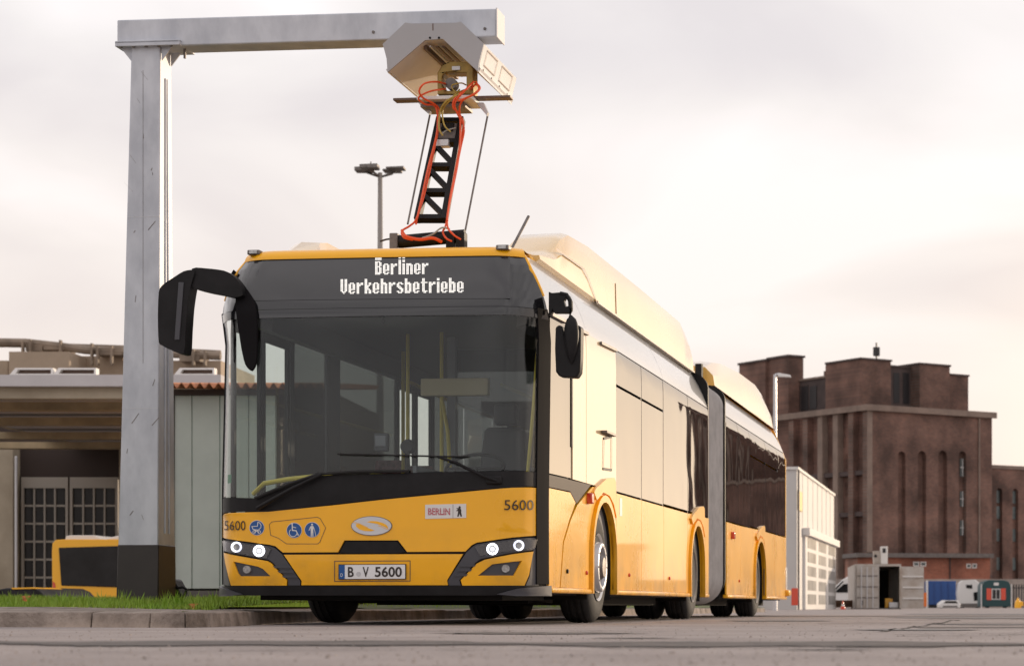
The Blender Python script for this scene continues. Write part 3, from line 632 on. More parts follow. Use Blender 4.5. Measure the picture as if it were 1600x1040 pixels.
# ---- right side
def arch(c, half=.56, topz=1.04, n=14, zb=.25):
    pts = [(c - half, zb)] + [(c - half * math.cos(math.pi * i / n), .56 + (topz - .56) * math.sin(math.pi * i / n)) for i in range(n + 1)] + [(c + half, zb)]
    return pts
WC = (2.70, 8.36, 14.50); HALF = (.54, .52, .62)
FA = 1.15
for SGN, S in ((1, SR), (-1, SL)):
    if SGN == 1:
        A = [BF.hx(*p, HW) for p in [(857.5, 762), (891, 769), (899.5, 785), (890, 810), (879.5, 846), (874.5, 917), (857.5, 917)]]
        patch('front_corner_panel', S, A, YEL)
        Bp = [BF.hx(*p, HW) for p in [(926, 760), (902, 789), (892, 812), (881, 847), (876, 917)]]
        patch('side_panel', S, Bp + arch(WC[0], HALF[0], zb=.29)[:9] + [(2.7, 1.15)], YEL)
        patch('lower_glass_strip', S, [BF.hx(*p, HW) for p in [(857.5, 741), (924, 757), (901.5, 786), (900, 783), (891.5, 767), (857.5, 760)]], mat('strip_reflected_brown', (.03, .018, .016), .4, spec=.08), off=-.003)  # black strip; brown of the reflected building is put into its colour
        patch('body_core', S, [(.47, .3), (2.05, .3), (2.05, 1.17), (.47, 1.17)], BLK, off=-.03, th=.02)
    else:
        patch('side_panel', S, [(2.05, .29)] + arch(WC[0], HALF[0], zb=.29)[:9] + [(2.7, 1.12), (2.05, 1.12)], YEL)
    def lower(s0, s1, c, half, zt):   # panel piece between two bottoms and one arch end
        pass
    # second half of first arch to second arch
    a1 = arch(WC[0], HALF[0], zb=.29)[8:]; a2 = arch(WC[1], HALF[1], zb=.29)[:9]
    patch('side_panel', S, [(2.72, 1.15)] + a1[::1] + [(3.36, .29), (3.36, 1.14)], YEL)
    for q0, q1 in ((3.372, 4.7), (4.712, 6.05), (6.062, 7.7)): patch('side_panel', S, [(q0, .29), (q1, .29), (q1, 1.15), (q0, 1.15)], YEL)
    patch('side_panel', S, [(7.712, .29)] + a2 + [(8.36, 1.16), (7.712, 1.15)], YEL)
    patch('side_panel', S, [(8.38, 1.16)] + arch(WC[1], HALF[1], zb=.29)[8:] + [(9.38, .29), (9.38, 1.16)], YEL)
    a3 = arch(WC[2], HALF[2], zb=.29)
    patch('side_panel', S, [(10.98, .29), (12.4, .29), (12.4, 1.18), (10.98, 1.18)], YEL)
    patch('side_panel', S, [(12.412, .29)] + a3[:9] + [(14.5, 1.2), (12.412, 1.18)], YEL)
    patch('side_panel', S, [(14.52, 1.2)] + a3[8:] + [(16.4, .29), (16.4, 1.2)], YEL)
    patch('side_panel', S, [(16.412, .29), (18.05, .29), (18.05, 1.2), (16.412, 1.2)], YEL)
    # rolled skirt edge
    for q0, q1 in ((.5, 2.13), (3.25, 7.82), (8.9, 9.3), (10.98, 13.86), (15.14, 18.05)):
        if SGN == -1 and q0 == .5: continue
        MB().box(SGN * (HW - .05), SGN * (HW + .022), q0, q1, .245, .288).make('skirt_edge', YEL, bus, bev=.015)
    # raised arch lips
    for c, hf in zip(WC, HALF):
        o_ = arch(c, hf + .055, 1.10, zb=.25); i_ = arch(c, hf, 1.04, zb=.25)
        patch('wheel_arch', S, o_ + i_[::-1], YEL, off=.03, th=.06)
        # hood over the arch
        patch('arch_hood', S, [(c - .52, 1.10), (c - .42, 1.14), (c + .05, 1.245), (c + .42, 1.275), (c + .50, 1.25), (c + .52, 1.14), (c + .54, .93), (c + .40, 1.04), (c + .2, 1.105), (c - .1, 1.12), (c - .4, 1.04)], YEL, off=.026, th=.04)
        patch('arch_edge_strip', S, [(c + .60, .30), (c + .625, .30), (c + .625, 1.12), (c + .60, 1.12)], BRNS, off=.004, th=.01)  # thin dark brown strip behind the arch lip
        # liner
        M_ = MB(); a_ = arch(c, hf - .004, 1.035, n=16, zb=.2); n = len(a_)
        M_.v = [(SGN * 1.25, a, b) for a, b in a_] + [(SGN * .75, a, b) for a, b in a_]; M_.f = [(i, i + 1, n + i + 1, n + i) for i in range(n - 1)] + [tuple(range(n, 2 * n))]
        M_.make('wheel_well', UNDER, bus)
    # cantrail
    zc = 2.435
    def slant(z): return fy(hw(z), z) + .005
    cpan = [(slant(2.42) + .0, 2.42 - .04), (3.4, zc), (9.38, zc + .005), (9.38, 2.855), (.95, 2.855)] + [(slant(z) + .01, z) for z in (2.82, 2.75, 2.65, 2.55, 2.46)]
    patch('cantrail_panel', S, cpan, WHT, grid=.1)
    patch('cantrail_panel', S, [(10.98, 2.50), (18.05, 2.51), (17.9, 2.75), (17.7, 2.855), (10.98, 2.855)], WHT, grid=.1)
    # windows and upper panels
    if SGN == 1:
        def glz(name, s0, s1, z0, z1, m=SWIN):
            return patch(name, S, [(s0, z0), (s1, z0), (s1, z1), (s0, z1)], m, off=-.004, th=.008)
        dw = patch('driver_window', S, [(.49, 1.16), (1.33, 1.17), (1.33, 2.40), (.53, 2.37)], SWIN, off=-.004, th=.008)
        patch('window_seal', S, [(1.335, 1.42), (1.385, 1.42), (1.385, 2.41), (1.335, 2.41)], BLK, off=.004, th=.02)
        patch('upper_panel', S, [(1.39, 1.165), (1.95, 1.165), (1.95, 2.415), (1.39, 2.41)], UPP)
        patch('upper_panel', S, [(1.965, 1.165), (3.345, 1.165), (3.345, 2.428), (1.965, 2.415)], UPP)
        ribbon('flap_frame', [BF.hx(*p, HW) for p in [(943, 685), (955, 682), (955, 734), (942, 732)]], .022, BLK, closed=True, mapf=lambda a, b, o: SR(a, b, o), off=.006)
        hx_, hz_ = BF.hx(947, 677, HW); box('flap_handle', HW, HW + .05, hx_ - .22, hx_ + .22, hz_ - .012, hz_ + .012, DSTEEL, bus, bev=.005)
        for p0, p1 in (((938, 536), (963, 548)), ((907, 517), (918, 522)), ((860, 491), (883, 503))):
            a = BF.hx(*p0, HW); b = BF.hx(*p1, HW); patch('rain_rail', S, [(a[0], a[1] - .012), (b[0], b[1] - .012), (b[0], b[1] + .012), (a[0], a[1] + .012)], DSTEEL, off=.02, th=.03)
        for q0, q1 in ((3.365, 4.715), (4.74, 6.03)):
            glz('window', q0, q1, 1.17, 2.10); glz('hopper_window', q0, q1, 2.125, zc - .008)
        for q0, q1 in ((6.06, 7.74), (7.765, 9.36)): glz('window', q0, q1, 1.18, zc - .004)
        for q0, q1 in ((11.0, 12.15), (12.175, 13.45)): glz('window', q0, q1, 1.2, 2.49)
        for q0, q1 in ((13.475, 15.3), (15.325, 16.9)): glz('window', q0, q1, 1.22, 2.15); glz('hopper_window', q0, q1, 2.175, 2.495)
        glz('window', 16.925, 18.03, 1.22, 2.5)
        for s0, z0, m_ in ((2.03, 1.04, RED), (11.47, 1.03, RED)):
            MB().box(HW - .01, HW + .045, s0 - .05, s0 + .05, z0 - .045, z0 + .045).make('side_marker_lamp', m_, bus, bev=.012)
        for s0, z0 in ((1.15, .42), (1.95, .42), (4.0, .43), (6.4, .43), (12.2, .47)): MB().lathe([(0, .018), (.012, .018), (.016, .012)], (HW, s0, z0), 'x', 10).make('side_reflector', RED if s0 != 1.15 else BLK, bus)
        sx, sz = BF.hx(970, 790, HW); patch('small_sticker', S, [(sx - .06, sz - .09), (sx + .06, sz - .09), (sx + .06, sz + .07), (sx - .06, sz + .07)], WSG, off=.002, th=.002)
        patch('upper_core', S, [(1.30, 1.14), (1.42, 1.14), (1.42, 2.41), (1.30, 2.41)], BLK, off=-.03, th=.01)
        for q in (3.35, 4.727, 6.045, 7.75): patch('window_post', S, [(q - .012, 1.15), (q + .012, 1.15), (q + .012, 2.44), (q - .012, 2.44)], GLB, off=-.008, th=.03)
        for q in (12.16, 13.46, 15.31, 16.91): patch('window_post', S, [(q - .012, 1.2), (q + .012, 1.2), (q + .012, 2.5), (q - .012, 2.5)], GLB, off=-.008, th=.03)
    else:
        DGL = glass('door_glass', (.90, .94, .92), ior=1.22)
        for q0, q1 in ((.62, 1.28), (1.31, 1.97), (5.3, 5.95), (5.98, 6.6)):
            fr_ = patch('door_leaf', S, [(q0, .33), (q1, .33), (q1, 2.41), (q0, 2.41)], BLK, holes=[[(q0 + .05, .45), (q1 - .05, .45), (q1 - .05, 2.30), (q0 + .05, 2.30)]], th=.03)
            patch('door_pane', S, [(q0 + .05, .45), (q1 - .05, .45), (q1 - .05, 2.30), (q0 + .05, 2.30)], DGL, parent=fr_, th=.006, off=-.01)
        DG2 = glass('tinted_glass', (.30, .32, .31), ior=1.25)
        for q0, q1 in ((2.10, 3.0), (3.4, 5.25), (6.7, 8.0), (8.05, 9.36)): patch('window', S, [(q0, 1.17), (q1, 1.17), (q1, 2.42), (q0, 2.42)], DG2, off=-.004, th=.006)
        for q0, q1 in ((11, 13.4), (13.45, 15.7), (15.75, 18.03)): patch('window', S, [(q0, 1.2), (q1, 1.2), (q1, 2.5), (q0, 2.5)], SWIN, off=-.004, th=.008)
        for q0, q1 in ((1.99, 2.09), (3.01, 3.38), (5.255, 5.29), (6.61, 6.69)): patch('window_post', S, [(q0, 1.15), (q1, 1.15), (q1, 2.43), (q0, 2.43)], INTD, th=.03)

# ---- roof, fairings, bellows, rear
for s0, s1 in ((.85, 9.4), (10.96, 18.0)):
    MB().hexa([(-1.09, s0, 2.80), (1.09, s0, 2.80), (1.09, s1, 2.80), (-1.09, s1, 2.80), (-1.06, s0 + .02, 2.885), (1.06, s0 + .02, 2.885), (1.06, s1, 2.885), (-1.06, s1, 2.885)]).make('roof', YEL, bus, bev=.02)
def fairing(sg):
    M_ = MB(); prof = [(.95, 2.885, 2.92, .93), (1.5, 2.885, 3.00, .86), (1.68, 2.87, 3.06, .90), (1.95, 2.87, 3.20, .93), (2.30, 2.87, 3.30, .92), (3.2, 2.86, 3.345, .90), (6.0, 2.86, 3.36, .90), (8.6, 2.86, 3.36, .90), (9.1, 2.86, 3.26, .95), (9.35, 2.86, 3.06, 1.0)]
    if sg == -1: prof = [(.95, 2.885, 2.92, .93), (1.25, 2.885, 3.02, .92), (1.5, 2.87, 3.13, .96), (1.75, 2.87, 3.17, .98), (2.3, 2.87, 3.17, .98), (3.2, 2.86, 3.2, .98), (6.0, 2.86, 3.3, .9), (8.6, 2.86, 3.36, .90), (9.1, 2.86, 3.26, .95), (9.35, 2.86, 3.06, 1.0)]
    iw = .25 if sg == 1 else .12
    for s, zb, zt, xi in prof:
        M_.v += [(sg * 1.072, s, 2.848), (sg * 1.112, s, 2.87), (sg * 1.105, s, 2.87 + (zt - 2.87) * .62), (sg * 1.06, s, zt - .02), (sg * 1.0, s, zt), (sg * (xi - iw), s, zt - .01), (sg * (xi - iw - .05), s, zb)]
    m = 7
    for i in range(len(prof) - 1):
        for k in range(m - 1): M_.f.append((i * m + k, i * m + k + 1, (i + 1) * m + k + 1, (i + 1) * m + k))
    M_.f += [tuple(range(m)), tuple(range((len(prof) - 1) * m, len(prof) * m))]
    o = M_.make('roof_fairing', YEL_GLARE, bus, ang=25)
    if sg == 1:
        # joint lines between fairing pieces
        def FM(a, b, o_): return Vector((1.118 + o_, a, b))
        ribbon('fairing_seam', [BF.hx(px, py, 1.115) for px, py in ((869, 389), (912, 420), (920, 436), (933, 474))], .016, BRNS, o, mapf=FM, off=.0)
        a = BF.hx(933, 474, 1.115)[0]; MB().box(1.09, 1.125, a, 9.36, 2.845, 2.862).make('fairing_seam', DSTEEL, o)
    return o
f1 = fairing(1); fairing(-1)
for s_ in (4.3,): MB().hexa([(1.108, s_, 2.875), (1.118, s_, 2.875), (1.118, s_ + .014, 2.875), (1.108, s_ + .014, 2.875), (1.100, s_, 3.16), (1.110, s_, 3.16), (1.110, s_ + .014, 3.16), (1.100, s_ + .014, 3.16)]).make('fairing_seam', BRNS, f1)
for s0 in (2.0, 6.1): MB().tube([SR(s0, 2.45 + .039 * k, -.001) for k in range(11)], .002, 4).make('cantrail_joint', SILV, bus)
def fairing2(sg):
    M_ = MB(); prof = [(11.1, 2.87, 3.12), (11.7, 2.87, 3.24), (12.6, 2.87, 3.32), (14.5, 2.87, 3.40), (16.4, 2.87, 3.42), (17.2, 2.87, 3.36), (17.7, 2.87, 3.20), (18.03, 2.86, 2.90)]
    for s, zb, zt in prof: M_.v += [(sg * 1.12, s, zb), (sg * 1.10, s, zb + (zt - zb) * .5), (sg * 1.0, s, zt - .02), (sg * .85, s, zt), (sg * .4, s, zt), (sg * .4, s, zb)]
    m = 6
    for i in range(len(prof) - 1):
        for k in range(m - 1): M_.f.append((i * m + k, i * m + k + 1, (i + 1) * m + k + 1, (i + 1) * m + k))
    M_.f += [tuple(range(m)), tuple(range((len(prof) - 1) * m, len(prof) * m))]
    return M_.make('roof_fairing', YEL_GLARE, bus, ang=25)
fairing2(1); fairing2(-1)
box('roof_air_unit', -.55, .55, 11.6, 13.5, 2.88, 3.1, WHT, bus, bev=.05)
# bellows
M_ = MB(); nr = 49; m = 40
def ring(w, z0, z1, rad):
    pts = []
    for cx, cz, a0 in ((w - rad, z1 - rad * .8, 0), (-w + rad, z1 - rad * .8, 90), (-w + rad, z0 + rad, 180), (w - rad, z0 + rad, 270)):
        for i in range(10): a = R(a0 + 90 * i / 9); pts.append((cx + rad * math.cos(a), cz + rad * math.sin(a) * (.8 if a0 < 180 else 1)))
    return pts
for i in range(nr):
    t = i / (nr - 1); s = 9.42 + 1.5 * t; dd = .026 * math.sin(t * math.pi * 2 * 12) + (.02 if i in (0, nr - 1) else 0)
    M_.v += [(x, s, z) for x, z in ring(1.235 + dd, .19 - dd, 2.80 + dd, .30)]
for i in range(nr - 1):
    for k in range(m): M_.f.append((i * m + k, i * m + (k + 1) % m, (i + 1) * m + (k + 1) % m, (i + 1) * m + k))
M_.make('bellows', GREYB, bus, ang=60)
for s0 in (9.38, 10.90):
    M_ = MB(); a_ = ring(1.275, .24, 2.86, .24); b_ = ring(1.15, .40, 2.7, .2); M_.prism(a_, lambda a, b: (a, s0, b), lambda a, b: (a, s0 + .07, b), holes=[b_]); M_.make('bellows_frame', BLK, bus)
M_ = MB(); M_.tube([(.95, 10.93, 2.9), (.95, 10.93, 3.12)], .05, 8); M_.make('joint_stack', BLK, bus)
MB().tube([(1.0, 9.6, 2.85), (1.02, 9.65, 3.1)], .02, 6).make('joint_cable', DSTEEL, bus)
# rear end
M_ = MB(); M_.prism([(-HW, .28), (HW, .28), (HW, 2.4), (1.1, 2.86), (-1.1, 2.86), (-HW, 2.4)], lambda a, b: (a, 18.05, b), lambda a, b: (a, 18.12, b)); M_.make('rear_panel', YEL, bus)
MB().box(HW - .15, HW + .06, 18.0, 18.35, .30, .40).make('rear_bumper_corner', YEL, bus, bev=.03)
MB().box(HW - .03, HW + .012, 18.06, 18.14, .30, .75).make('tail_lamp_post', WSG, bus, bev=.01)
# underbody
for s0, s1 in ((.25, 1.95), (3.4, 7.7), (9.0, 9.4), (10.95, 13.7), (15.2, 18.0)):
    box('chassis', -1.2, 1.2, s0, s1, .235, .42, UNDER, bus); box('chassis', -.95, .95, s0 + .1, s1 - .1, .19 if s0 < 1 else .155, .236, UNDER, bus)
for s0 in WC: box('axle', -.74, .74, s0 - .5, s0 + .5, .17, .42, UNDER, bus); MB().tube([(-.9, s0, .48), (.9, s0, .48)], .09, 10).make('axle_beam', UNDER, bus)
# wheels
def wheel(x, s, sg, front):
    w = thing('wheel', None, None, (x, s, .48)); w.parent = bus
    prof = [(-.14, .27), (-.145, .36), (-.13, .44), (-.10, .472), (-.06, .48), (-.055, .468), (-.035, .468), (-.03, .481), (-.01, .481), (-.005, .469), (.02, .469), (.025, .481), (.05, .48), (.055, .468), (.07, .468), (.075, .478), (.10, .472), (.13, .44), (.148, .37), (.14, .30), (.135, .285)]
    MB().lathe(prof, (0, 0, 0), 'x', 48, sg).make('tyre', RUB, w, ang=50)
    M_ = MB(); M_.lathe([(.02, .05), (.02, .15), (.10, .22), (.13, .265), (.142, .285), (.15, .292), (.142, .28), (.13, .27), (-.14, .28)], (0, 0, 0), 'x', 40, sg); M_.make('rim', SILV if front else DSTEEL, w, ang=30)
    if front:
        MB().lathe([(.10, .22), (.17, .215), (.185, .205), (.19, .19), (.185, .172), (.16, .165), (.13, .16)], (0, 0, 0), 'x', 40, sg).make('nut_ring', SILV, w)
        for k in range(10):
            a = 2 * math.pi * k / 10; MB().lathe([(.13, .013), (.188, .012), (.192, .006)], (0, .19 * math.cos(a), .19 * math.sin(a)), 'x', 8, sg).make('wheel_nut', DSTEEL, w)
        MB().lathe([(.05, .12), (.17, .11), (.20, .085), (.205, .03)], (0, 0, 0), 'x', 24, sg).make('hub_cap', DSTEEL, w)
    else:
        MB().lathe([(-.02, .14), (.05, .12), (.09, .09), (.095, .03)], (0, 0, 0), 'x', 24, sg).make('hub_cap', DSTEEL, w)
    return w
wheel(1.10, WC[0], 1, True); wheel(-1.10, WC[0], -1, True)
for s_ in WC[1:]:
    for x, sg in ((1.10, 1), (.76, 1), (-1.10, -1), (-.76, -1)): wheel(x, s_, sg, False)
# ---- interior
IN = bus
box('interior_floor', -1.22, 1.22, .6, 9.3, .425, .45, INTD, IN)
MB().hexa([(-1.0, .62, 2.50), (1.0, .62, 2.50), (1.0, 9.3, 2.42), (-1.0, 9.3, 2.42), (-1.02, .75, 2.62), (1.02, .75, 2.62), (1.02, 9.3, 2.6), (-1.02, 9.3, 2.6)]).make('ceiling', INT, IN)
MB().hexa([(.98, .7, 2.30), (1.22, .62, 2.36), (1.22, 9.3, 2.36), (.98, 9.3, 2.30), (.98, .75, 2.5), (1.2, .7, 2.42), (1.2, 9.3, 2.42), (.98, 9.3, 2.5)]).make('ceiling_duct', INT, IN)
MB().hexa([(-1.22, .62, 2.36), (-.98, .7, 2.30), (-.98, 9.3, 2.30), (-1.22, 9.3, 2.36), (-1.2, .7, 2.42), (-.98, .75, 2.5), (-.98, 9.3, 2.5), (-1.2, 9.3, 2.42)]).make('ceiling_duct', INT, IN)
box('side_lining', 1.20, 1.23, .55, 9.3, .43, 1.14, INT, IN); box('side_lining', -1.23, -1.20, 2.1, 5.2, .43, 1.14, INT, IN); box('side_lining', -1.23, -1.20, 6.7, 9.3, .43, 1.14, INT, IN)
box('side_lining', 1.20, 1.23, 1.42, 3.33, 1.15, 2.3, INT, IN)
# dashboard, wheel, seat, cab
M_ = MB(); M_.hexa([(-.35, .25, .5), (1.15, .25, .5), (1.15, .75, .5), (-.35, .7, .5), (-.35, .25, 1.02), (1.15, .25, 1.05), (1.15, .85, 1.16), (-.35, .7, 1.06)]); M_.make('dashboard', INTD, IN, bev=.03)
MB().hexa([(-1.1, .4, .5), (-.36, .25, .5), (-.36, .45, .5), (-1.1, .55, .5), (-1.1, .4, .88), (-.36, .25, 1.0), (-.36, .45, 1.0), (-1.1, .55, .88)]).make('door_console', INTD, IN, bev=.02)
sw = MB(); pts = []
for k in range(25): a = 2 * math.pi * k / 24; pts.append((.62 + .23 * math.cos(a), .82 + .15 * math.sin(a), 1.22 + .12 * math.sin(a)))
sw.tube(pts, .014, 8, caps=False); sw.tube([(.4, .82, 1.22), (.84, .82, 1.22)], .012, 6); sw.tube([(.62, .82, 1.22), (.62, .7, 1.0)], .03, 8); sw.make('steering_wheel', BLK, IN)
M_ = MB(); M_.box(.40, .86, 1.25, 1.7, .95, 1.05); st = M_.make('driver_seat', INTD, IN, bev=.04)
MB().hexa([(.42, 1.66, 1.05), (.84, 1.66, 1.05), (.84, 1.76, 1.05), (.42, 1.76, 1.05), (.46, 1.78, 1.62), (.80, 1.78, 1.62), (.80, 1.86, 1.62), (.46, 1.86, 1.62)]).make('seat_back', INTD, st, bev=.04)
MB().box(.53, .73, 1.82, 1.9, 1.64, 1.82).make('headrest', INTD, st, bev=.03)
cb = MB(); cb.box(.10, .13, .9, 2.1, .45, 1.25); cb.box(.10, 1.2, 2.08, 2.12, .45, 1.3); cb.box(.08, .15, 2.05, 2.15, .45, 2.4); cb.make('cab_partition', INT, IN)
MB().box(.12, 1.2, 2.09, 2.11, 1.31, 2.3).make('cab_screen', glass('cab_glass', (.55, .58, .58)), IN)
x, z = BF.hy(713, 605, 1.1); MB().box(x - .28, x + .27, 1.05, 1.12, z - .07, z + .07).make('sun_visor', mat('visor_beige', (.30, .26, .16), .7), IN, bev=.01)
x, z = BF.hy(597, 691, .6); tm = MB().box(x - .055, x + .055, .56, .62, z - .07, z + .07).make('ticket_printer', INTD, IN, bev=.01); MB().box(x - .04, x + .04, .552, .562, z - .03, z + .05).make('printer_screen', INT, tm)
x, z = BF.hy(635, 697, .6); MB().lathe([(0, .05), (.05, .06), (.08, .03)], (x, .6, z), 'y', 16).make('cab_microphone', BLK, IN); MB().tube([(x, .62, z), (x, .65, 1.0)], .02, 8).make('microphone_stalk', BLK, IN)
# rails and seats
def rail(pts, r=.017): return MB().tube(pts, r, 8).make('hand_rail', HAND, IN)
rail([(-1.1, .62, 1.02), (-1.0, .58, 1.10), (-.8, .56, 1.13), (-.45, .55, 1.16)], .02)
rail([(-.30, 2.2, .45), (-.30, 2.2, 2.45)]); rail([(.02, 2.1, .45), (.02, 2.1, 2.45)]); rail([(.02, 2.1, 1.9), (.10, 2.0, 1.6), (.13, 1.95, 1.3)]); rail([(-.42, 4.2, .45), (-.42, 4.2, 2.42)]); rail([(.42, 4.5, .45), (.42, 4.5, 2.42)]); rail([(.42, 6.2, .45), (.42, 6.2, 2.42)])
rail([(-.30, 2.2, 2.05), (-.42, 4.2, 2.05), (-.45, 8, 2.05)]); rail([(.42, 2.6, 2.05), (.42, 8, 2.05)]); rail([(-1.15, 3.3, 1.25), (-.9, 3.2, 1.32), (-.62, 3.2, 1.30)]); rail([(1.05, .75, 1.1), (1.12, .68, 1.7), (1.16, .66, 2.2)], .014)
rail([(-.62, 3.2, .6), (-.62, 3.2, 2.42)])
for x, s_ in ((-.85, 3.6), (-.85, 4.4), (.85, 3.4), (.85, 4.2), (.85, 5.0), (.85, 5.8), (-.85, 7.2), (-.85, 8.0), (.85, 7.4), (.40, 7.4)):
    st = MB().box(x - .2, x + .2, s_ - .42, s_, .82, .9).make('passenger_seat', SEATY, IN, bev=.03)
    MB().hexa([(x - .2, s_ - .03, .88), (x + .2, s_ - .03, .88), (x + .2, s_ + .03, .88), (x - .2, s_ + .03, .88), (x - .16, s_ + .06, 1.48), (x + .16, s_ + .06, 1.48), (x + .16, s_ + .1, 1.48), (x - .16, s_ + .1, 1.48)]).make('seat_back', SEAT, st, bev=.03)
    MB().box(x - .21, x + .21, s_ - .06, s_ + .04, .86, 1.0).make('seat_trim', SEATY, st, bev=.02)
box('rear_bulkhead', -1.0, 1.0, 9.2, 9.3, 1.5, 2.42, INT, IN)
rm = MB(); x, z = BF.hy(600, 500, .5); rm.tube([(x, .4, z + .05), (x, .5, z - .02)], .01, 6); rm.make('rear_view_sensor', BLK, IN)
# green eco sticker and small label in the screen corner
x0s = px2f(356, 747); patch('green_badge', FS, [(x0s[0] - .022, x0s[1] - .035), (x0s[0] + .03, x0s[1] - .035), (x0s[0] + .03, x0s[1] + .03), (x0s[0] - .022, x0s[1] + .03)], mat('green_print', (.01, .16, .07), .5), parent=ws, off=-.01, th=.001)

# ---- pantograph on the bus roof
pt = thing('pantograph', 'black lattice charging arm', None, (0, 0, 0)); pt.parent = bus; del pt['label']
MB().tube([(BF.hy(622, 366, 2.0)[0], 2.0, 3.20), (BF.hy(727, 366, 2.0)[0], 2.0, 3.24)], .055, 14).make('cross_tube', BLK, pt)
for px in (618, 706, 722): x = BF.hy(px, 366, 2.0)[0]; MB().box(x - .035, x + .035, 1.93, 2.05, 2.885, 3.265).make('bearing_block', BLK if px != 618 else DSTEEL, pt, bev=.008)
box('base_frame', -.75, .1, 1.95, 2.9, 2.89, 3.0, BLK, pt, bev=.01)
def PB(px, py, s): a, b = BF.hy(px, py, s); return Vector((a, s, b))
bl, br, tl, tr_ = PB(652, 345, 1.95), PB(694, 345, 1.95), PB(687, 186, 2.6), PB(722, 186, 2.6)
def lerp(a, b, t): return a + (b - a) * t
def flat_bar(a, b, w, d):      # flat bar from a to b, in the plane of the arm
    dr_ = (b - a).normalized(); nn_ = Vector((0, -1, .42)).normalized(); sdv = dr_.cross(nn_).normalized() * w / 2; nn_ = nn_ * d / 2
    return [a - sdv - nn_, a + sdv - nn_, a + sdv + nn_, a - sdv + nn_, b - sdv - nn_, b + sdv - nn_, b + sdv + nn_, b - sdv + nn_]
for a, b in ((bl, tl), (br, tr_)): MB().hexa(flat_bar(a, b, .045, .09)).make('arm_beam', BLK, pt, bev=.006)
for t in (0.02, .27, .52, .76, .97): MB().hexa(flat_bar(lerp(bl, tl, t), lerp(br, tr_, t), .040, .08)).make('arm_crossbar', BLK, pt)
for t in (0.02, .27, .52): MB().hexa(flat_bar(lerp(bl, tl, t + .23), lerp(br, tr_, t + .02), .038, .07)).make('arm_diagonal', BLK, pt)
MB().hexa(flat_bar(lerp(bl, tl, .86), lerp(br, tr_, .86), .16, .05)).make('gear_plate', DSTEEL, pt)
MB().hexa(flat_bar(lerp(bl, tl, .90) + Vector((.05, -.03, 0)), lerp(br, tr_, .90) - Vector((.05, .03, 0)), .07, .06)).make('gear_plate', BLK, pt)
x, z = BF.hy(697, 228, 2.5); box('arm_sensor', x - .055, x + .055, 2.36, 2.46, z - .03, z + .03, SILV, pt, bev=.006)
for a, b in (((672, 178, 2.62), (637, 350, 2.05)), ((762, 180, 2.62), (727, 360, 2.05))): MB().tube([PB(*a), PB(*b)], .009, 6).make('guide_rod', DSTEEL, pt)
a = PB(620, 160, 2.62); b = PB(802, 157, 2.62)
MB().box(a.x, b.x, 2.50, 2.62, a.z - .010, a.z + .010).make('contact_rail', BRNS, pt, bev=.003)
MB().box(a.x + .25, b.x - .3, 2.35, 2.75, a.z - .045, a.z - .014).make('contact_carrier', WSG, pt, bev=.004)
MB().box(PB(664, 0, 2.6).x, PB(732, 0, 2.6).x, 2.45, 2.75, a.z - .085, a.z - .06).make('head_crossbar', DSTEEL, pt)
for p1, p2 in (((655, 162), (672, 178)), ((745, 162), (762, 180))):
    q = [PB(p1[0], p1[1], 2.6), PB(p1[0] + 12, p1[1], 2.6), PB(p2[0] + 2, p2[1] - 3, 2.6), PB(p2[0], p2[1] + 2, 2.6)]
    M_ = MB(); M_.prism([(v.x, v.z) for v in q], lambda a, b: (a, 2.56, b), lambda a, b: (a, 2.62, b)); M_.make('rod_bracket', SILV, pt)
# yoke housing
q = [BF.hy(*p, 2.6) for p in [(688, 118), (695, 106), (706, 101), (738, 101), (744, 112), (744, 152), (688, 152)]]
hq = [BF.hy(*p, 2.6) for p in [(695, 124), (700, 118), (733, 118), (733, 142), (722, 146), (702, 146), (695, 138)]]
M_ = MB(); M_.prism(q, lambda a, b: (a, 2.50, b), lambda a, b: (a, 2.66, b), holes=[hq]); yk = M_.make('contact_yoke', GOLD, pt, bev=.008)
x, z = BF.hy(713, 107, 2.5); box('yoke_label', x - .035, x + .035, 2.488, 2.503, z - .016, z + .016, SILV, yk)
MB().lathe([(-.05, .05), (.05, .05)], (BF.hy(706, 132, 2.55)[0], 2.56, BF.hy(706, 132, 2.55)[1]), 'y', 14).make('yoke_roller', DSTEEL, yk)
# cables
def spline(pts, k=8):
    pts = [Vector(p) for p in pts]; out = []
    for i in range(len(pts) - 1):
        p0, p1, p2, p3 = pts[max(i - 1, 0)], pts[i], pts[i + 1], pts[min(i + 2, len(pts) - 1)]
        for j in range(k):
            t = j / k; out.append(.5 * ((2 * p1) + (p2 - p0) * t + (2 * p0 - 5 * p1 + 4 * p2 - p3) * t * t + (-p0 + 3 * p1 - 3 * p2 + p3) * t ** 3))
    return out + [pts[-1]]
def cable(px, m, r=.0085, name='power_cable'): return MB().tube(spline([PB(*p) for p in px]), r, 6).make(name, m, pt)
cable([(696, 131, 2.5), (680, 128, 2.3), (663, 131, 2.2), (655, 142, 2.2), (661, 153, 2.25), (677, 162, 2.35), (686, 172, 2.42), (685, 200, 2.38), (677, 240, 2.25), (664, 300, 2.0), (652, 340, 1.85), (650, 350, 1.8)], ORG)
cable([(696, 139, 2.5), (672, 143, 2.3), (654, 153, 2.25), (664, 163, 2.3), (681, 168, 2.4), (683, 205, 2.36), (669, 262, 2.12), (657, 318, 1.9), (650, 343, 1.8), (640, 353, 1.85), (628, 361, 1.9), (631, 371, 1.85), (645, 375, 1.85)], ORG)
cable([(735, 140, 2.5), (744, 132, 2.4), (750, 138, 2.3), (742, 147, 2.25), (722, 158, 2.3), (718, 176, 2.36), (724, 192, 2.4), (721, 215, 2.36), (708, 285, 2.1), (700, 330, 1.9), (699, 345, 1.85)], ORG)
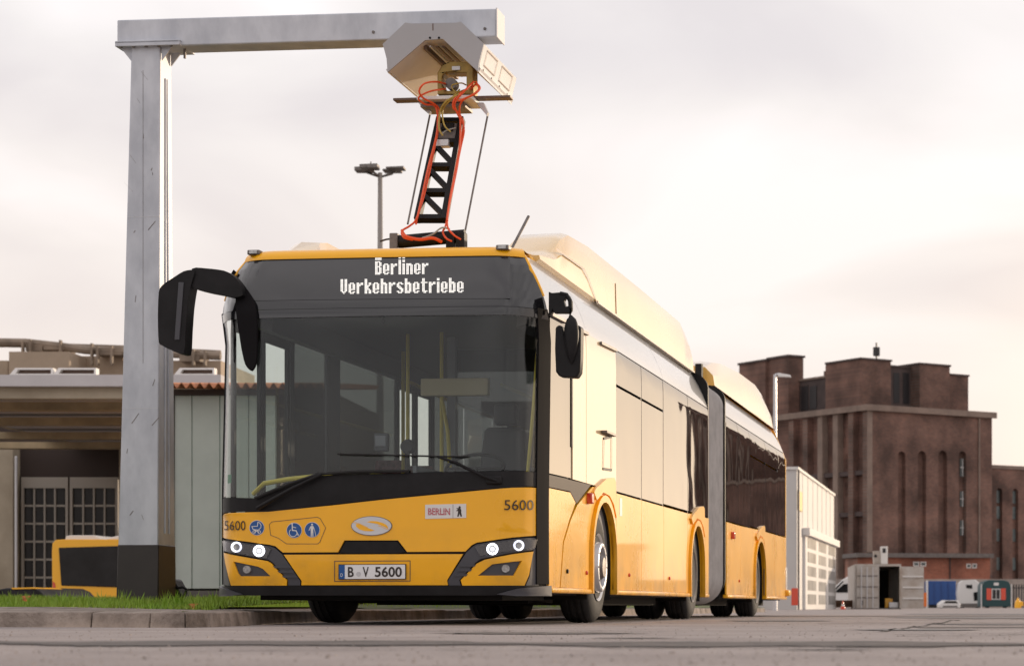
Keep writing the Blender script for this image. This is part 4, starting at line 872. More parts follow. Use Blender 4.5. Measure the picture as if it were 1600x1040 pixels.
cable([(735, 135, 2.5), (740, 128, 2.4), (728, 140, 2.3), (711, 160, 2.3), (714, 176, 2.33), (725, 200, 2.38), (719, 235, 2.3), (704, 305, 2.0), (697, 350, 1.86), (692, 362, 1.85), (697, 372, 1.8), (706, 377, 1.8)], ORG)
cable([(731, 138, 2.45), (712, 152, 2.3), (708, 168, 2.3), (719, 185, 2.36), (716, 250, 2.25), (702, 320, 1.95), (699, 352, 1.84), (708, 366, 1.8), (720, 374, 1.8)], ORG)
cable([(744, 128, 2.4), (748, 140, 2.3), (735, 150, 2.3), (716, 158, 2.25)], ORG)
cable([(628, 360, 1.8), (634, 369, 1.75), (655, 374, 1.75), (676, 372, 1.75), (690, 378, 1.8)], ORG, .014)
cable([(726, 143, 2.45), (712, 150, 2.3), (696, 160, 2.3), (688, 174, 2.35), (686, 200, 2.34), (692, 212, 2.34)], YCAB, .009)
cable([(718, 140, 2.45), (704, 156, 2.3), (692, 172, 2.35), (694, 195, 2.32), (704, 206, 2.32)], YCAB, .007)
cable([(728, 133, 2.5), (720, 130, 2.4), (706, 134, 2.4), (712, 144, 2.4), (724, 142, 2.45)], YCAB, .006)
cable([(690, 210, 2.34), (698, 204, 2.34), (712, 200, 2.38)], GRYC, .006)
cable([(660, 372, 1.85), (676, 366, 1.8), (690, 356, 1.82), (703, 358, 1.84)], GRYC, .008)
cable([(594, 377, 1.95), (604, 374, 1.95), (614, 373, 1.95)], TXT, .008)
# aerial
x, z = BF.hy(795, 382, .7); MB().tube([(x, .7, 2.87), PB(826, 338, .95)], .012, 8).make('roof_aerial', DSTEEL, bus)

# ================================================================== CHARGING GANTRY
G = thing('charging_gantry', 'tall galvanised steel column and cantilever beam reaching over the bus', 'gantry', (BF.o[0], BF.o[1], 0), -BUS_A)
YG = 2.82
cb_, ct_ = [BF.hy(px, 949, YG)[0] for px in (181.5, 247)], [BF.hy(px, 66, YG)[0] for px in (205, 250)]
zt_ = BF.hy(228, 66, YG)[1]; zb_ = .10; dB, dT = .42, .27
def colx(z, k): t = (z - zb_) / (zt_ - zb_); return cb_[k] + (ct_[k] - cb_[k]) * t
def cold(z): return dB + (dT - dB) * (z - zb_) / (zt_ - zb_)
def colseg(z0, z1, g=0.0): return [(colx(z0, 0) - g, YG - g, z0), (colx(z0, 1) + g, YG - g, z0), (colx(z0, 1) + g, YG + cold(z0) + g, z0), (colx(z0, 0) - g, YG + cold(z0) + g, z0),
                              (colx(z1, 0) - g, YG - g, z1), (colx(z1, 1) + g, YG - g, z1), (colx(z1, 1) + g, YG + cold(z1) + g, z1), (colx(z1, 0) - g, YG + cold(z1) + g, z1)]
zs_ = BF.hy(215, 850, YG)[1]
MB().hexa(colseg(zb_, zt_)).make('column', GALV, G, bev=.012)
MB().hexa(colseg(zb_ - .02, zs_, .004)).make('painted_foot', mat('dark_foot_paint', (.028, .022, .020), .45, var=.2, vscale=4), G, bev=.012)
for k in (-1, 1): MB().tube([(colx(zb_, 1) + .006, YG + .2 + k * .05, zs_ + .1), (colx(zt_, 1) + .002, YG + .14 + k * .02, zt_ - .3)], .010, 6).make('weld_seam', GALV, G)
bl_, br_ = BF.hy(183, 68, YG)[0], BF.hy(775.5, 62, YG)[0]; bz0, bz1 = zt_ + .03, BF.hy(500, 22, YG)[1]
bz0 = BF.hy(500, 65.5, YG)[1]
M_ = MB(); M_.box(bl_, br_, YG - .005, YG + .275, bz0, bz1); M_.make('beam', GALV, G, bev=.012)
MB().box(br_ - .002, br_ + .010, YG - .012, YG + .282, bz0 - .007, bz1 + .007).make('end_plate', HOODI, G, bev=.004)
MB().box(bl_, colx(zt_, 1) + .20, YG - .05, YG + .32, zt_ + .004, bz0 - .003).make('head_plate', GALV, G, bev=.004)
MB().box(bl_, colx(zt_, 1) + .20, YG - .05, YG + .32, zt_ - .020, zt_).make('head_plate', GALV, G, bev=.004)
for sx, x in ((-1, colx(zt_, 0)), (1, colx(zt_, 1))):
    for y in (YG + .02, YG + .24):
        M_ = MB(); M_.prism([(x + sx * .004, zt_ - .022), (x + sx * .12, zt_ - .022), (x + sx * .008, zt_ - .16)], lambda a, b: (a, y, b), lambda a, b: (a, y + .014, b)); M_.make('gusset', GALV, G)
for i in range(5): x = bl_ + .05 + i * .115; MB().lathe([(0, .016), (-.03, .016), (-.034, .01)], (x, YG - .03, zt_ - .02), 'z', 6).make('bolt', DSTEEL, G)
MB().tube([(colx(zt_, 1) + .19, YG + .1, zt_ - .02), (colx(zt_, 1) + .19, YG + .1, zt_ - .13)], .012, 6).make('bolt', DSTEEL, G)
rs = random.Random(5)
for k in range(16):
    z = rs.uniform(.9, zt_ - .1); x = rs.uniform(colx(z, 0) + .04, colx(z, 1) - .05); l = rs.uniform(.02, .09); d_ = rs.uniform(-1, 1) * l
    MB().add([(x, YG - .0015, z), (x + d_, YG - .0015, z + l), (x + d_ + .005, YG - .0015, z + l - .004), (x + .006, YG - .0015, z - .005)], [(0, 1, 2, 3)]).make('scuff', DSTEEL, G, smooth=False)
x = (colx(3, 0) + colx(3, 1)) / 2 + .01; MB().box(x - .0015, x + .0015, YG - .002, YG + .001, 2.3, zt_ - .25).make('plate_joint', DSTEEL, G)
for z in (3.6, 1.9): MB().box(colx(z, 0) + .004, colx(z, 1) - .004, YG - .002, YG + .001, z, z + .003).make('plate_joint', SILV, G)
for k in range(3): MB().lathe([(0, .014), (-.012, .012)], (br_ - .10 - k * .5, YG - .006, bz0 + .07 + .03 * (k % 2)), 'y', 8).make('bolt', DSTEEL, G)
# charging hood: an upturned trough open towards the bus
YH0, YH1 = 2.25, 3.50
H0 = lambda p: BF.hy(*p, YH0)
outer = [H0(p) for p in [(598, 69), (633, 35.5), (646, 37.5), (708, 37), (720, 34), (756, 68.5), (748, 99), (747.5, 113), (693, 54), (664, 57), (605, 113), (604, 111), (602, 92)]]
outer = [H0(p) for p in [(598, 69), (633, 35.5), (646, 37.5), (708, 37), (720, 34), (756, 68.5), (748, 99), (747, 112), (692, 61), (664, 63), (605.5, 113), (604, 92)]]
face = MB(); face.prism(outer, lambda a, b: (a, YH0, b), lambda a, b: (a, YH0 + .02, b)); face.make('front_plate', HOODP, G)
def hs(pxs, name, m, y0=YH0 + .021, y1=YH1, parent=G):
    M_ = MB(); M_.prism([H0(p) for p in pxs], lambda a, b: (a, y0, b), lambda a, b: (a, y1, b)); return M_.make(name, m, parent)
hs([(605, 113), (664, 62), (662, 57), (602, 108)], 'hood_wing', HOODI)
hs([(692, 61), (747, 112), (750, 106), (694, 56)], 'hood_wing', HOODI)
hs([(663, 56.5), (664, 62.5), (692, 60.5), (693, 55)], 'hood_crown', HOODI)
hs([(598.5, 69.5), (633.5, 36), (720, 34.5), (755.5, 68.8), (753, 70), (719, 37), (634, 38.5), (601, 70)], 'hood_shell', HOODP)
# outer flanks
hs([(753.5, 69), (756, 68.5), (748.5, 99), (748, 113), (745.5, 111), (746, 99)], 'hood_flank', HOODI)
hs([(598, 69), (600.5, 69.5), (606, 92), (607.5, 112), (605, 113), (603.5, 92)], 'hood_flank', HOODI)
for f0_, f1_ in ((.12, .42), (.56, .88)):
    ya, yb = YH0 + (YH1 - YH0) * f0_, YH0 + (YH1 - YH0) * f1_
    a = H0((755.2, 73)); b = H0((749.6, 96))
    ribbon('flank_panel_seam', [(ya, a[1]), (yb, a[1]), (yb, b[1]), (ya, b[1])], .010, BRNS, G, closed=True, off=.004, mapf=lambda s, z, o: Vector((a[0] + (b[0] - a[0]) * (z - a[1]) / (b[1] - a[1]) + o, s, z)))
for k in range(4):
    p = H0((748.6, 104)); MB().lathe([(0, .012), (.006, .012)], (p[0], YH0 + .15 + k * .3, p[1]), 'x', 8).make('screw', DSTEEL, G)
# contact strips inside the crown
for px0_, px1_, m in ((657, 662, BRNS), (686, 690, BRNS), (676, 680, BRNS), (666, 669, SILV)):
    a = H0((px0_, 67 if px0_ > 662 else 71)); b = H0((px1_, 67 if px0_ > 662 else 66)); MB().box(a[0], b[0], YH0 + .10, YH1 - .05, min(a[1], b[1]) - .01, max(a[1], b[1]) + .0).make('contact_strip', m, G)
for px in (672, 686): p = H0((px, 59.5)); MB().lathe([(0, .010), (-.006, .010)], (p[0], YH0, p[1]), 'y', 8).make('screw', BLK, G)
p = H0((676.5, 37)); p2_ = H0((676.5, 48)); MB().box(p[0] - .004, p[0] + .004, YH0 - .002, YH0 + .01, p2_[1], p[1]).make('plate_joint', BRNS, G)
# hanger between hood and beam
a = BF.hy(640, 40, YG)[0]; b = BF.hy(715, 40, YG)[0]
MB().box(a, b, YG + .02, YG + .25, H0((676, 40))[1] - .03, bz0 - .002).make('hood_hanger', GALV, G)

# ================================================================== THINGS ROUND THE COLUMN FOOT
o = thing('cable_guard', 'black wedge-shaped guard with a looped cable behind the column foot', 'cable guard', (BF.o[0], BF.o[1], 0), -BUS_A)
w_ = [BF.hy(px, py, 3.3) for px, py in ((266, 903), (272, 905), (278, 916), (285, 932), (297, 950), (266, 950))]
M_ = MB(); M_.prism(w_, lambda a, b: (a, 3.28, b), lambda a, b: (a, 3.50, b)); M_.make('guard_body', BLK, o, bev=.015)
MB().tube(spline([(*(lambda p: (p[0], 3.27, p[1]))(BF.hy(*q, 3.27)),) for q in ((272, 908), (278, 917), (286, 917), (291, 921), (287, 931), (281, 934))]), .012, 6).make('cable_loop', BLK, o)
LEAF = mat('dry_leaf', (.42, .15, .03), .7, var=.4, vscale=30)
for i, (px, py, Y, lb) in enumerate([(303, 944, 17.4, 'orange fallen leaf lying on the grass edge right of the column'), (41, 934, 18.2, 'small orange leaf in the grass left of the column')]):
    c = P(px, py, Y); z0 = .125 if i == 0 else .19; M_ = MB(); pts = []
    for k in range(11):
        a = 2 * math.pi * k / 11; r = .045 * (1 if k % 2 else .55); pts.append((r * math.cos(a), .5 * r * math.sin(a), .012 + .035 * (math.sin(a) * .6 + .5 * abs(math.cos(a)))))
    M_.v = pts + [(x, y, z - .003) for x, y, z in pts]; M_.f = [tuple(range(11)), tuple(range(11, 22))[::-1]] + [(k, (k + 1) % 11, 11 + (k + 1) % 11, 11 + k) for k in range(11)]
    q = M_.make('fallen_leaf', LEAF, smooth=False); q.location = (c.x, Y, z0); tag(q, lb, 'leaf', 'fallen leaves')

# ================================================================== LEFT BACKGROUND
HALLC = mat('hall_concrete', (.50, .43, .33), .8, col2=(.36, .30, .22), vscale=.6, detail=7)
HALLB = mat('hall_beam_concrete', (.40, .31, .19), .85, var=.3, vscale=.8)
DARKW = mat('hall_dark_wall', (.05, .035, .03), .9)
FASC = mat('fascia_grey', (.58, .55, .56), .7, var=.06, vscale=1)
DOORF = mat('door_frame_grey', (.36, .325, .28), .6)
PANE = mat('dark_pane', (.018, .017, .018), .15, spec=.2, var=.5, vscale=.9)
BX = lambda px, Y: (px - PX0) / FPX * Y
BZ = lambda py, Y: CZ + (PY0 - py) / FPX * Y
def bb(name, px0, px1, py0, py1, Y, dep, m, parent, bev=0, off=(0, 0)):
    """block whose front, seen at depth Y, spans the given stretch; dep metres deep"""
    xa, xb, za, zb = BX(px0, Y), BX(px1, Y), BZ(py1, Y), BZ(py0, Y)
    return MB().box(xa, xb, Y, Y + dep, za, zb).make(name, m, parent, bev=bev)
hall = thing('depot_hall', 'long concrete depot hall with ribbed canopy and glazed folding doors', 'building')
Yh = 61.5
bb('roof_fascia', -260, 345, 585, 603, Yh, 24, FASC, hall)
bb('fascia_beam', -260, 345, 603.2, 622, Yh + .3, .5, HALLC, hall)
bb('roof_slab', -260, 345, 603.2, 606, Yh + .81, 23, HALLC, hall)
for i, Y in enumerate((65.1, 70.4, 76.3, 80.9)):
    MB().box(BX(-260, Y), BX(345, Y) - .2, Y, Y + .6, BZ((640, 663, 685, 700)[i], Y), BZ(606, Yh) - .05).make('canopy_beam', HALLB, hall)
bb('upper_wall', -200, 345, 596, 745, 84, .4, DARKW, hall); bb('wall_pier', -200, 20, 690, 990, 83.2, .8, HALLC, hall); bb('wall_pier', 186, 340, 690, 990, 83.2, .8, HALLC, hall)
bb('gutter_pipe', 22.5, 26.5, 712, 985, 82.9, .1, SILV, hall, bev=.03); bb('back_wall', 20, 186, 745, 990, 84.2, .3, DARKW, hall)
for d0, d1 in ((33, 106), (109, 184)):
    df = bb('folding_door', d0, d1, 745, 762, 83.8, .15, DOORF, hall)
    for x in (d0, d1 - 4): bb('door_stile', x, x + 4, 762, 990, 83.8, .15, DOORF, df)
    n = 4; w = (d1 - d0 - 8) / n
    for k in range(1, n): bb('door_bar', d0 + 4 + k * w - 1.3, d0 + 4 + k * w + 1.3, 762, 990, 83.84, .1, DOORF, df)
    for r in range(8): bb('door_bar', d0 + 4, d1 - 4, 788 + r * 28, 791 + r * 28, 83.86, .07, DOORF, df)
    for r in range(7):
        for k in range(n): bb('pane', d0 + 4 + k * w + 1.3, d0 + 4 + (k + 1) * w - 1.3, (762 if r == 0 else 791 + (r - 1) * 28), 788 + r * 28, 83.92, .04, PANE, df)
for a, b in ((15, 150), (272, 335)):
    sk = thing('roof_skylight', None, None, (0, 0, 0)); sk.parent = hall
    n = 2 if a == 15 else 1
    for k in range(n):
        x0, x1 = a + (b - a) * k / n, a + (b - a) * (k + 1) / n
        M_ = MB(); M_.prism([(BX(x0, 63), BZ(585, 63)), (BX(x1, 63), BZ(585, 63)), (BX(x1, 63), BZ(574.5, 63)), (BX(x0 + 9, 63), BZ(574.5, 63))], lambda p, q: (p, 63, q), lambda p, q: (p, 63.3, q), holes=[[(BX(x0 + 9, 63), BZ(583.5, 63)), (BX(x1 - 3, 63), BZ(583.5, 63)), (BX(x1 - 3, 63), BZ(577, 63)), (BX(x0 + 13, 63), BZ(577, 63))]]); M_.make('skylight_frame', WSG, sk)
        bb('skylight_pane', x0 + 10, x1 - 3, 577, 583.5, 63.2, .05, BRNS, sk)
# works behind the hall
TAN = mat('tan_render', (.44, .34, .25), .8, var=.15, vscale=.3)
PIPE = mat('pipe_brown', (.26, .20, .15), .7, var=.3, vscale=1)
wk = thing('industrial_works', 'tan industrial works with pipe bridges rising behind the hall roof', 'building')
for a, b, t_ in ((-250, 12, 563), (14, 108, 549), (110, 128, 558), (122, 192, 556), (192, 345, 563)): bb('tank_wall', a, b, t_, 600, 118 + (a % 7), 8, TAN, wk)
M_ = MB(); M_.tube([P(-250, 531, 120), P(40, 535, 120), P(95, 541, 120), P(135, 547, 120), P(345, 556, 120)], .22, 8); M_.make('pipe_bridge', PIPE, wk)
M_ = MB(); M_.tube([P(-250, 536, 121), P(60, 539, 121), P(190, 543, 121), P(345, 551, 121)], .14, 8); M_.make('pipe_run', PIPE, wk)
for px, t_ in ((33, 533), (45, 530), (92, 531), (141, 536), (150, 541), (172, 540), (300, 545), (318, 548)): bb('pipe_support', px, px + 3, t_, 570, 119.5, .3, PIPE, wk)
for a, b, t_, u_ in ((40, 66, 535, 548), (68, 100, 540, 546), (150, 190, 543, 554), (280, 312, 548, 564)): bb('duct_box', a, b, t_, u_, 119.8, 2, PIPE, wk)
# shed with the pale folding gate
shed = thing('gate_shed', 'small shed with tall pale green panelled gate and corrugated roof', 'shed')
Ys = 42; GP = mat('pale_green_panel', (.40, .44, .40), .5, var=.08, vscale=1.2)
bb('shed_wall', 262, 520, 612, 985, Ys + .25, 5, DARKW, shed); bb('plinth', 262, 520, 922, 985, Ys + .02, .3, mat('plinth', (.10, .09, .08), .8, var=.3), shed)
for a, b in ((272.5, 299.2), (300.2, 343), (344, 388), (389, 430)): bb('gate_panel', a, b, 617, 919, Ys + (0 if a != 300.2 else .015), .12, GP, shed, bev=.01)
for a in (299.6, 343.5): bb('gate_seam', a - .9, a + .9, 617, 919, Ys + .03, .1, mat('green_seam', (.12, .22, .17), .6), shed)
bb('gate_post', 268, 272, 612, 921, Ys - .03, .2, DARKW, shed); bb('lintel', 266, 520, 608, 616.5, Ys - .1, .5, DARKW, shed)
M_ = MB(); n = 120
for i in range(n + 1):
    px = 266 + (520 - 266) * i / n; x = BX(px, Ys); z = BZ(605, Ys) + .045 * math.cos((px - 266) / 14.2 * 2 * math.pi)
    for y, dz in ((Ys - .5, 0), (Ys + 5, .5)): M_.v += [(x, y, z + dz), (x, y, z + dz - .02)]
for i in range(n):
    b = i * 4; M_.f += [(b, b + 4, b + 6, b + 2), (b + 1, b + 3, b + 7, b + 5), (b, b + 1, b + 5, b + 4)]
M_.make('corrugated_roof', mat('terracotta_sheet', (.50, .20, .09), .8, var=.3, vscale=3), shed)
# second bus, seen from behind
rb = thing('parked_bus', 'yellow bus seen from behind parked on the lower yard left of the column', 'bus')
Yb = 60; q = lambda px, py: (BX(px, Yb), BZ(py, Yb))
M_ = MB(); body = [q(*p) for p in [(82, 990), (81, 860), (82, 848), (87, 843), (100, 842), (216, 842), (228, 845), (231, 852), (232, 990)]]; M_.prism(body, lambda a, b: (a, Yb, b), lambda a, b: (a, Yb + 11, b), holes=[]); M_.make('body', YEL2, rb, bev=.06)
M_ = MB(); M_.prism([q(*p) for p in [(92, 855), (222, 851), (220, 918), (96, 914)]], lambda a, b: (a, Yb - .03, b), lambda a, b: (a, Yb + .02, b)); M_.make('rear_window', PANE, rb, bev=.02)
M_ = MB(); M_.prism([q(*p) for p in [(96, 842.5), (98, 836), (104, 835), (142, 835), (150, 839), (158, 842.5)]], lambda a, b: (a, Yb + .3, b), lambda a, b: (a, Yb + 3, b)); M_.make('roof_unit', WSG, rb, bev=.03)
M_ = MB(); M_.prism([q(*p) for p in [(158, 842.3), (168, 838), (178, 836), (222, 836), (226, 842.3)]], lambda a, b: (a, Yb + .3, b), lambda a, b: (a, Yb + 6, b)); M_.make('roof_unit', WSG, rb, bev=.03)
M_ = MB(); M_.prism([q(*p) for p in [(82.5, 907), (86, 910), (89, 930), (83, 935)]], lambda a, b: (a, Yb - .02, b), lambda a, b: (a, Yb + .05, b)); M_.make('tail_lamp', RED, rb)
bb('bumper', 84, 230, 940, 975, Yb - .08, .3, BLK, rb, bev=.03)
for px in (96, 196): bb('wheel', px, px + 22, 958, 1008, Yb + 2.5, 1.0, RUB, rb, bev=.08)
vh = thing('parked_car', 'dark car with orange roof edge mostly hidden behind the grass bank', 'car')
Yc = 52; q = lambda px, py: (BX(px, Yc), BZ(py, Yc))
M_ = MB(); M_.prism([q(*p) for p in [(-30, 985), (-32, 935), (-10, 922), (8, 918), (50, 917), (62, 922), (74, 936), (76, 985)]], lambda a, b: (a, Yc, b), lambda a, b: (a, Yc + 3.9, b)); M_.make('body', BLK, vh, bev=.05)
M_ = MB(); M_.prism([q(*p) for p in [(18, 917.5), (50, 916.8), (56, 919), (20, 920)]], lambda a, b: (a, Yc - .03, b), lambda a, b: (a, Yc + 2, b)); M_.make('roof_edge', YEL2, vh)
M_ = MB(); M_.prism([q(*p) for p in [(4, 922), (54, 921), (62, 932), (0, 933)]], lambda a, b: (a, Yc - .015, b), lambda a, b: (a, Yc + .02, b)); M_.make('rear_window', PANE, vh)
for px in (-20, 50): bb('wheel', px, px + 14, 972, 1014, Yc + .5, .7, RUB, vh, bev=.05)

# ================================================================== MASTS
m = thing('floodlight_mast', 'tall mast with a cluster of floodlights rising behind the front bus roof', 'floodlight')
c = P(594, 270, 60); MB().tube([(c.x, 60, 0), (c.x, 60, c.z)], .13, 10, r1=.06).make('mast', mat('mast_grey', (.34, .31, .29), .6), m)
for dx, dy, a in ((-.42, 0, .12), (.42, 0, -.12), (-.22, -.35, .1), (.28, .3, -.1)):
    M_ = MB(); w = .24; zc_ = c.z + .08
    M_.hexa([(c.x + dx - w, 60 + dy - .2, zc_ - a * w - .03), (c.x + dx + w, 60 + dy - .2, zc_ + a * w * -1 - .03 if 0 else zc_ + (-a) * w * -1 * -1 - .03), (c.x + dx + w, 60 + dy + .2, zc_ - a * w * -1 * -1 - .03), (c.x + dx - w, 60 + dy + .2, zc_ - a * w - .03),
             (c.x + dx - w, 60 + dy - .2, zc_ + .05), (c.x + dx + w, 60 + dy - .2, zc_ + .07), (c.x + dx + w, 60 + dy + .2, zc_ + .07), (c.x + dx - w, 60 + dy + .2, zc_ + .05)])
    M_.make('floodlight', DSTEEL, m, bev=.02); MB().tube([(c.x, 60, c.z - .12), (c.x + dx, 60 + dy, c.z + .03)], .03, 6).make('bracket', DSTEEL, m)
MB().tube([(c.x - .25, 60, c.z), (c.x - .25, 60, c.z + .3)], .015, 6).make('rod', DSTEEL, m)
m = thing('street_lamp', 'single-arm street lamp in front of the brick power station', 'street lamp')
c = P(1211, 585, 80); MB().tube([(c.x, 80, 0), (c.x, 80, c.z)], .09, 8, r1=.06).make('pole', SILV, m)
MB().tube([(c.x, 80, c.z), (c.x + .2, 80, c.z + .03)], .04, 6).make('arm', SILV, m); MB().hexa([(c.x + .1, 79.9, c.z - .08), (c.x + .58, 79.9, c.z - .1), (c.x + .58, 80.1, c.z - .1), (c.x + .1, 80.1, c.z - .08), (c.x + .1, 79.92, c.z + .06), (c.x + .55, 79.92, c.z - .02), (c.x + .55, 80.08, c.z - .02), (c.x + .1, 80.08, c.z + .06)]).make('lamp_head', WSG, m, bev=.02)

# ================================================================== RIGHT BACKGROUND
def brick_mat(name, c1, c2, mor, sc):
    m = bpy.data.materials.new(name); m.use_nodes = True; t = m.node_tree; b = t.nodes['Principled BSDF']; b.inputs['Roughness'].default_value = .85
    co = t.nodes.new('ShaderNodeTexCoord'); mp2 = t.nodes.new('ShaderNodeMapping'); mp2.inputs['Rotation'].default_value = (R(90), 0, 0); t.links.new(co.outputs['Object'], mp2.inputs[0])
    br = t.nodes.new('ShaderNodeTexBrick'); br.inputs['Scale'].default_value = sc; br.inputs['Color1'].default_value = (*c1, 1); br.inputs['Color2'].default_value = (*c2, 1); br.inputs['Mortar'].default_value = (*mor, 1)
    t.links.new(mp2.outputs[0], br.inputs[0])
    n = t.nodes.new('ShaderNodeTexNoise'); n.inputs['Scale'].default_value = .22; n.inputs['Detail'].default_value = 6; t.links.new(co.outputs['Object'], n.inputs['Vector'])
    r = t.nodes.new('ShaderNodeMapRange'); r.inputs['From Min'].default_value = .35; r.inputs['From Max'].default_value = .65; r.inputs['To Min'].default_value = .5; r.inputs['To Max'].default_value = 1.35; t.links.new(n.outputs[0], r.inputs[0])
    mx = t.nodes.new('ShaderNodeVectorMath'); mx.operation = 'SCALE'; t.links.new(br.outputs[0], mx.inputs[0]); t.links.new(r.outputs[0], mx.inputs['Scale']); t.links.new(mx.outputs[0], b.inputs['Base Color'])
    return m
BRK = brick_mat('dark_brick', (.195, .100, .074), (.140, .075, .058), (.15, .11, .09), 1.2)
BRK2 = brick_mat('red_brick', (.34, .115, .07), (.26, .085, .05), (.25, .15, .11), 2.0)
BRKD = mat('darker_brick', (.085, .062, .058), .9, var=.3, vscale=.3)  # darker brick tone for the left wall, bands, copings and gallery
BRKE = mat('stone_edge', (.25, .185, .15), .85, var=.2, vscale=.5)
BGW = mat('far_window', (.10, .12, .12), .2, var=.4, vscale=.5)
DKW = mat('far_dark_opening', (.018, .016, .018), .5)
Y1 = 300; cpt = P(1355, 635, Y1); BBF = Frame(cpt.x, cpt.y, R(35))
br = thing('power_station', 'massive dark brown brick power station with arched niches and stepped rooftop blocks', 'building', (cpt.x, cpt.y, 0), R(35))
H = cpt.z; A1 = BBF.hy(1550, 645, 0)[0]; B1 = BBF.hx(1150, 648, 0)[0]
def pbx(name, x0, x1, y0, y1, z0, z1, m, par=br): return MB().box(x0, x1, y0, y1, z0, z1).make(name, m, par)
pbx('main_block', 1.0, A1, .7, B1, 0, H - .1, BRK)
# right facade with niches
holes = []; wins = []
for px0, px1 in ((1403, 1415), (1434, 1447), (1466, 1480), (1498, 1510)):
    a0, zt0 = BBF.hy(px0, 712, 0); a1 = BBF.hy(px1, 712, 0)[0]; w = (a1 - a0) / 2; zs = zt0
    holes.append([(a0, .5), (a1, .5), (a1, zs)] + [(a0 + w + w * math.cos(math.pi * k / 10), zs + w * math.sin(math.pi * k / 10)) for k in range(1, 10)] + [(a0, zs)])
M_ = MB(); M_.prism([(0, 0), (A1, 0), (A1, H), (0, H)], lambda a, b: (a, 0, b), lambda a, b: (a, .69, b), holes=holes); M_.make('front_wall', BRK, br, smooth=False)
def wnd(px0, px1, py0, py1, y=.62, par=br, m=BGW):
    a0, z1 = BBF.hy(px0, py0, y); a1, z0 = BBF.hy(px1, py1, y); f = pbx('window', a0, a1, y - .04, y + .1, z0, z1, m, par); c = (a0 + a1) / 2
    pbx('frame', c - .05, c + .05, y - .10, y - .045, z0, z1, WSG, f); pbx('frame', a0, a1, y - .09, y - .046, (z0 + z1) / 2 - .05, (z0 + z1) / 2 + .05, WSG, f)
for y0, y1 in ((716, 744), (767, 791), (812, 836)): wnd(1500, 1507, y0, y1)
pbx('cornice', -.4, A1 + .5, -.5, .0, H - .5, H + .3, BRKE); pbx('cornice', -.4, -.0, 0, B1, H - .5, H + .3, BRKE)
pbx('corner_edge', -.02, .8, -.12, -.001, BBF.hy(1356, 862, 0)[1], H - .51, BRKE)
pbx('string_course', -.05, A1, -.1, -.002, 4.2, 4.5, BRKD)
pbx('downpipe', BBF.hy(1529, 700, 0)[0] - .1, BBF.hy(1529, 700, 0)[0] + .1, -.25, -.05, 0, H - .6, BRKE)
# left facade: piers and bands before a recessed wall
lz = [BBF.hx(1340, 738, 0)[1], BBF.hx(1345, 802, 0)[1]]
pbx('left_wall', 1.3, 1.6, 0.7, B1, 0, H - .2, BRKD)
for px in (1236, 1258, 1281, 1305, 1329, 1352):
    b = BBF.hx(px, 700, 0)[0]; pbx('pier', .0, 1.3, max(b - .55, .7) if px != 1352 else .7, b + .55, 0, H - .51, BRKE if px in (1305, 1281) else BRK)
for z in lz: pbx('floor_band', .25, 1.3, .7, B1, z - .3, z + .3, BRKD)
for px in (1247, 1269, 1293, 1317, 1341):
    b = BBF.hx(px, 700, 0)[0]
    for z0, z1 in ((lz[0] + 1.2, H - 2), (lz[1] + .8, lz[0] - .8), (3, lz[1] - 1)): pbx('tall_window', 1.18, 1.3, b - .7, b + .7, z0, z1, DKW)
for py, px in ((662, 1320), (688, 1320), (720, 1323), (765, 1323)): b, z = BBF.hx(px, py, 1.1); pbx('brick_infill', 1.0, 1.17, b - .4, b + .4, z - 1.0, z + 1.0, BRK)
# rooftop blocks
def rblk(px0, px1, pyt, y, dep, m=BRK, name='rooftop_block'):
    a0, zt = BBF.hy(px0, pyt, y); a1 = BBF.hy(px1, pyt, y)[0]; o = pbx(name, a0, a1, y, y + dep, H - .1, zt, m); pbx('coping', a0 - .15, a1 + .15, y - .15, y + dep, zt, zt + .25, BRKD); return a0, a1, zt
rblk(1345, 1392, 561, 2, 8); a0, a1, zt = rblk(1392, 1437, 573, 4, 7, BRKD); rblk(1437, 1484, 569, 2, 7); rblk(1484, 1513, 586, 5, 7)
for px in (1396, 1411, 1426): a, z = BBF.hy(px, 582, 4); pbx('window', a, a + 1.0, 3.93, 4.1, H + 1.2, z, DKW)
lb0, ltz = BBF.hx(1345, 592, 3); lb1 = BBF.hx(1236, 596, 3)[0]; pbx('rooftop_gallery', 3, 9, 8, lb1, H - .1, BBF.hx(1290, 590, 3)[1], BRKD); pbx('coping', 2.8, 9, 8, lb1, BBF.hx(1290, 590, 3)[1], BBF.hx(1290, 590, 3)[1] + .3, BRKE)
for px in (1245, 1258, 1271): b, z = BBF.hx(px, 603, 3); pbx('window', 2.9, 3.1, b - .8, b + .8, H + 1.0, z, DKW)
for px0, px1, py, x in ((1232, 1200, 557, 1), (1196, 1155, 564, .5)):
    b0, z = BBF.hx(px0, py, x); b1 = BBF.hx(px1, py, x)[0]; pbx('stair_tower', x, x + 2.6, b0, b1, H - .1, z, BRK); pbx('coping', x - .2, x + 2.8, b0 - .2, b1 + .2, z, z + .3, BRKD)
b0, z = BBF.hx(1340, 572, 9); pbx('rooftop_plant', 9, 13, 12, 22, H, z, BRK)
a, z = BBF.hy(1373, 560, 3); MB().tube([(a, 3.5, z), (a, 3.5, z + 2.2)], .12, 6).make('antenna', DKW, br); pbx('antenna_head', a - .35, a + .35, 3.2, 3.8, z + .4, z + 1.6, DKW)
for px, y_ in ((1255, 545), (1310, 560), (1405, 553), (1442, 556)): a = P(px, y_, 320); 
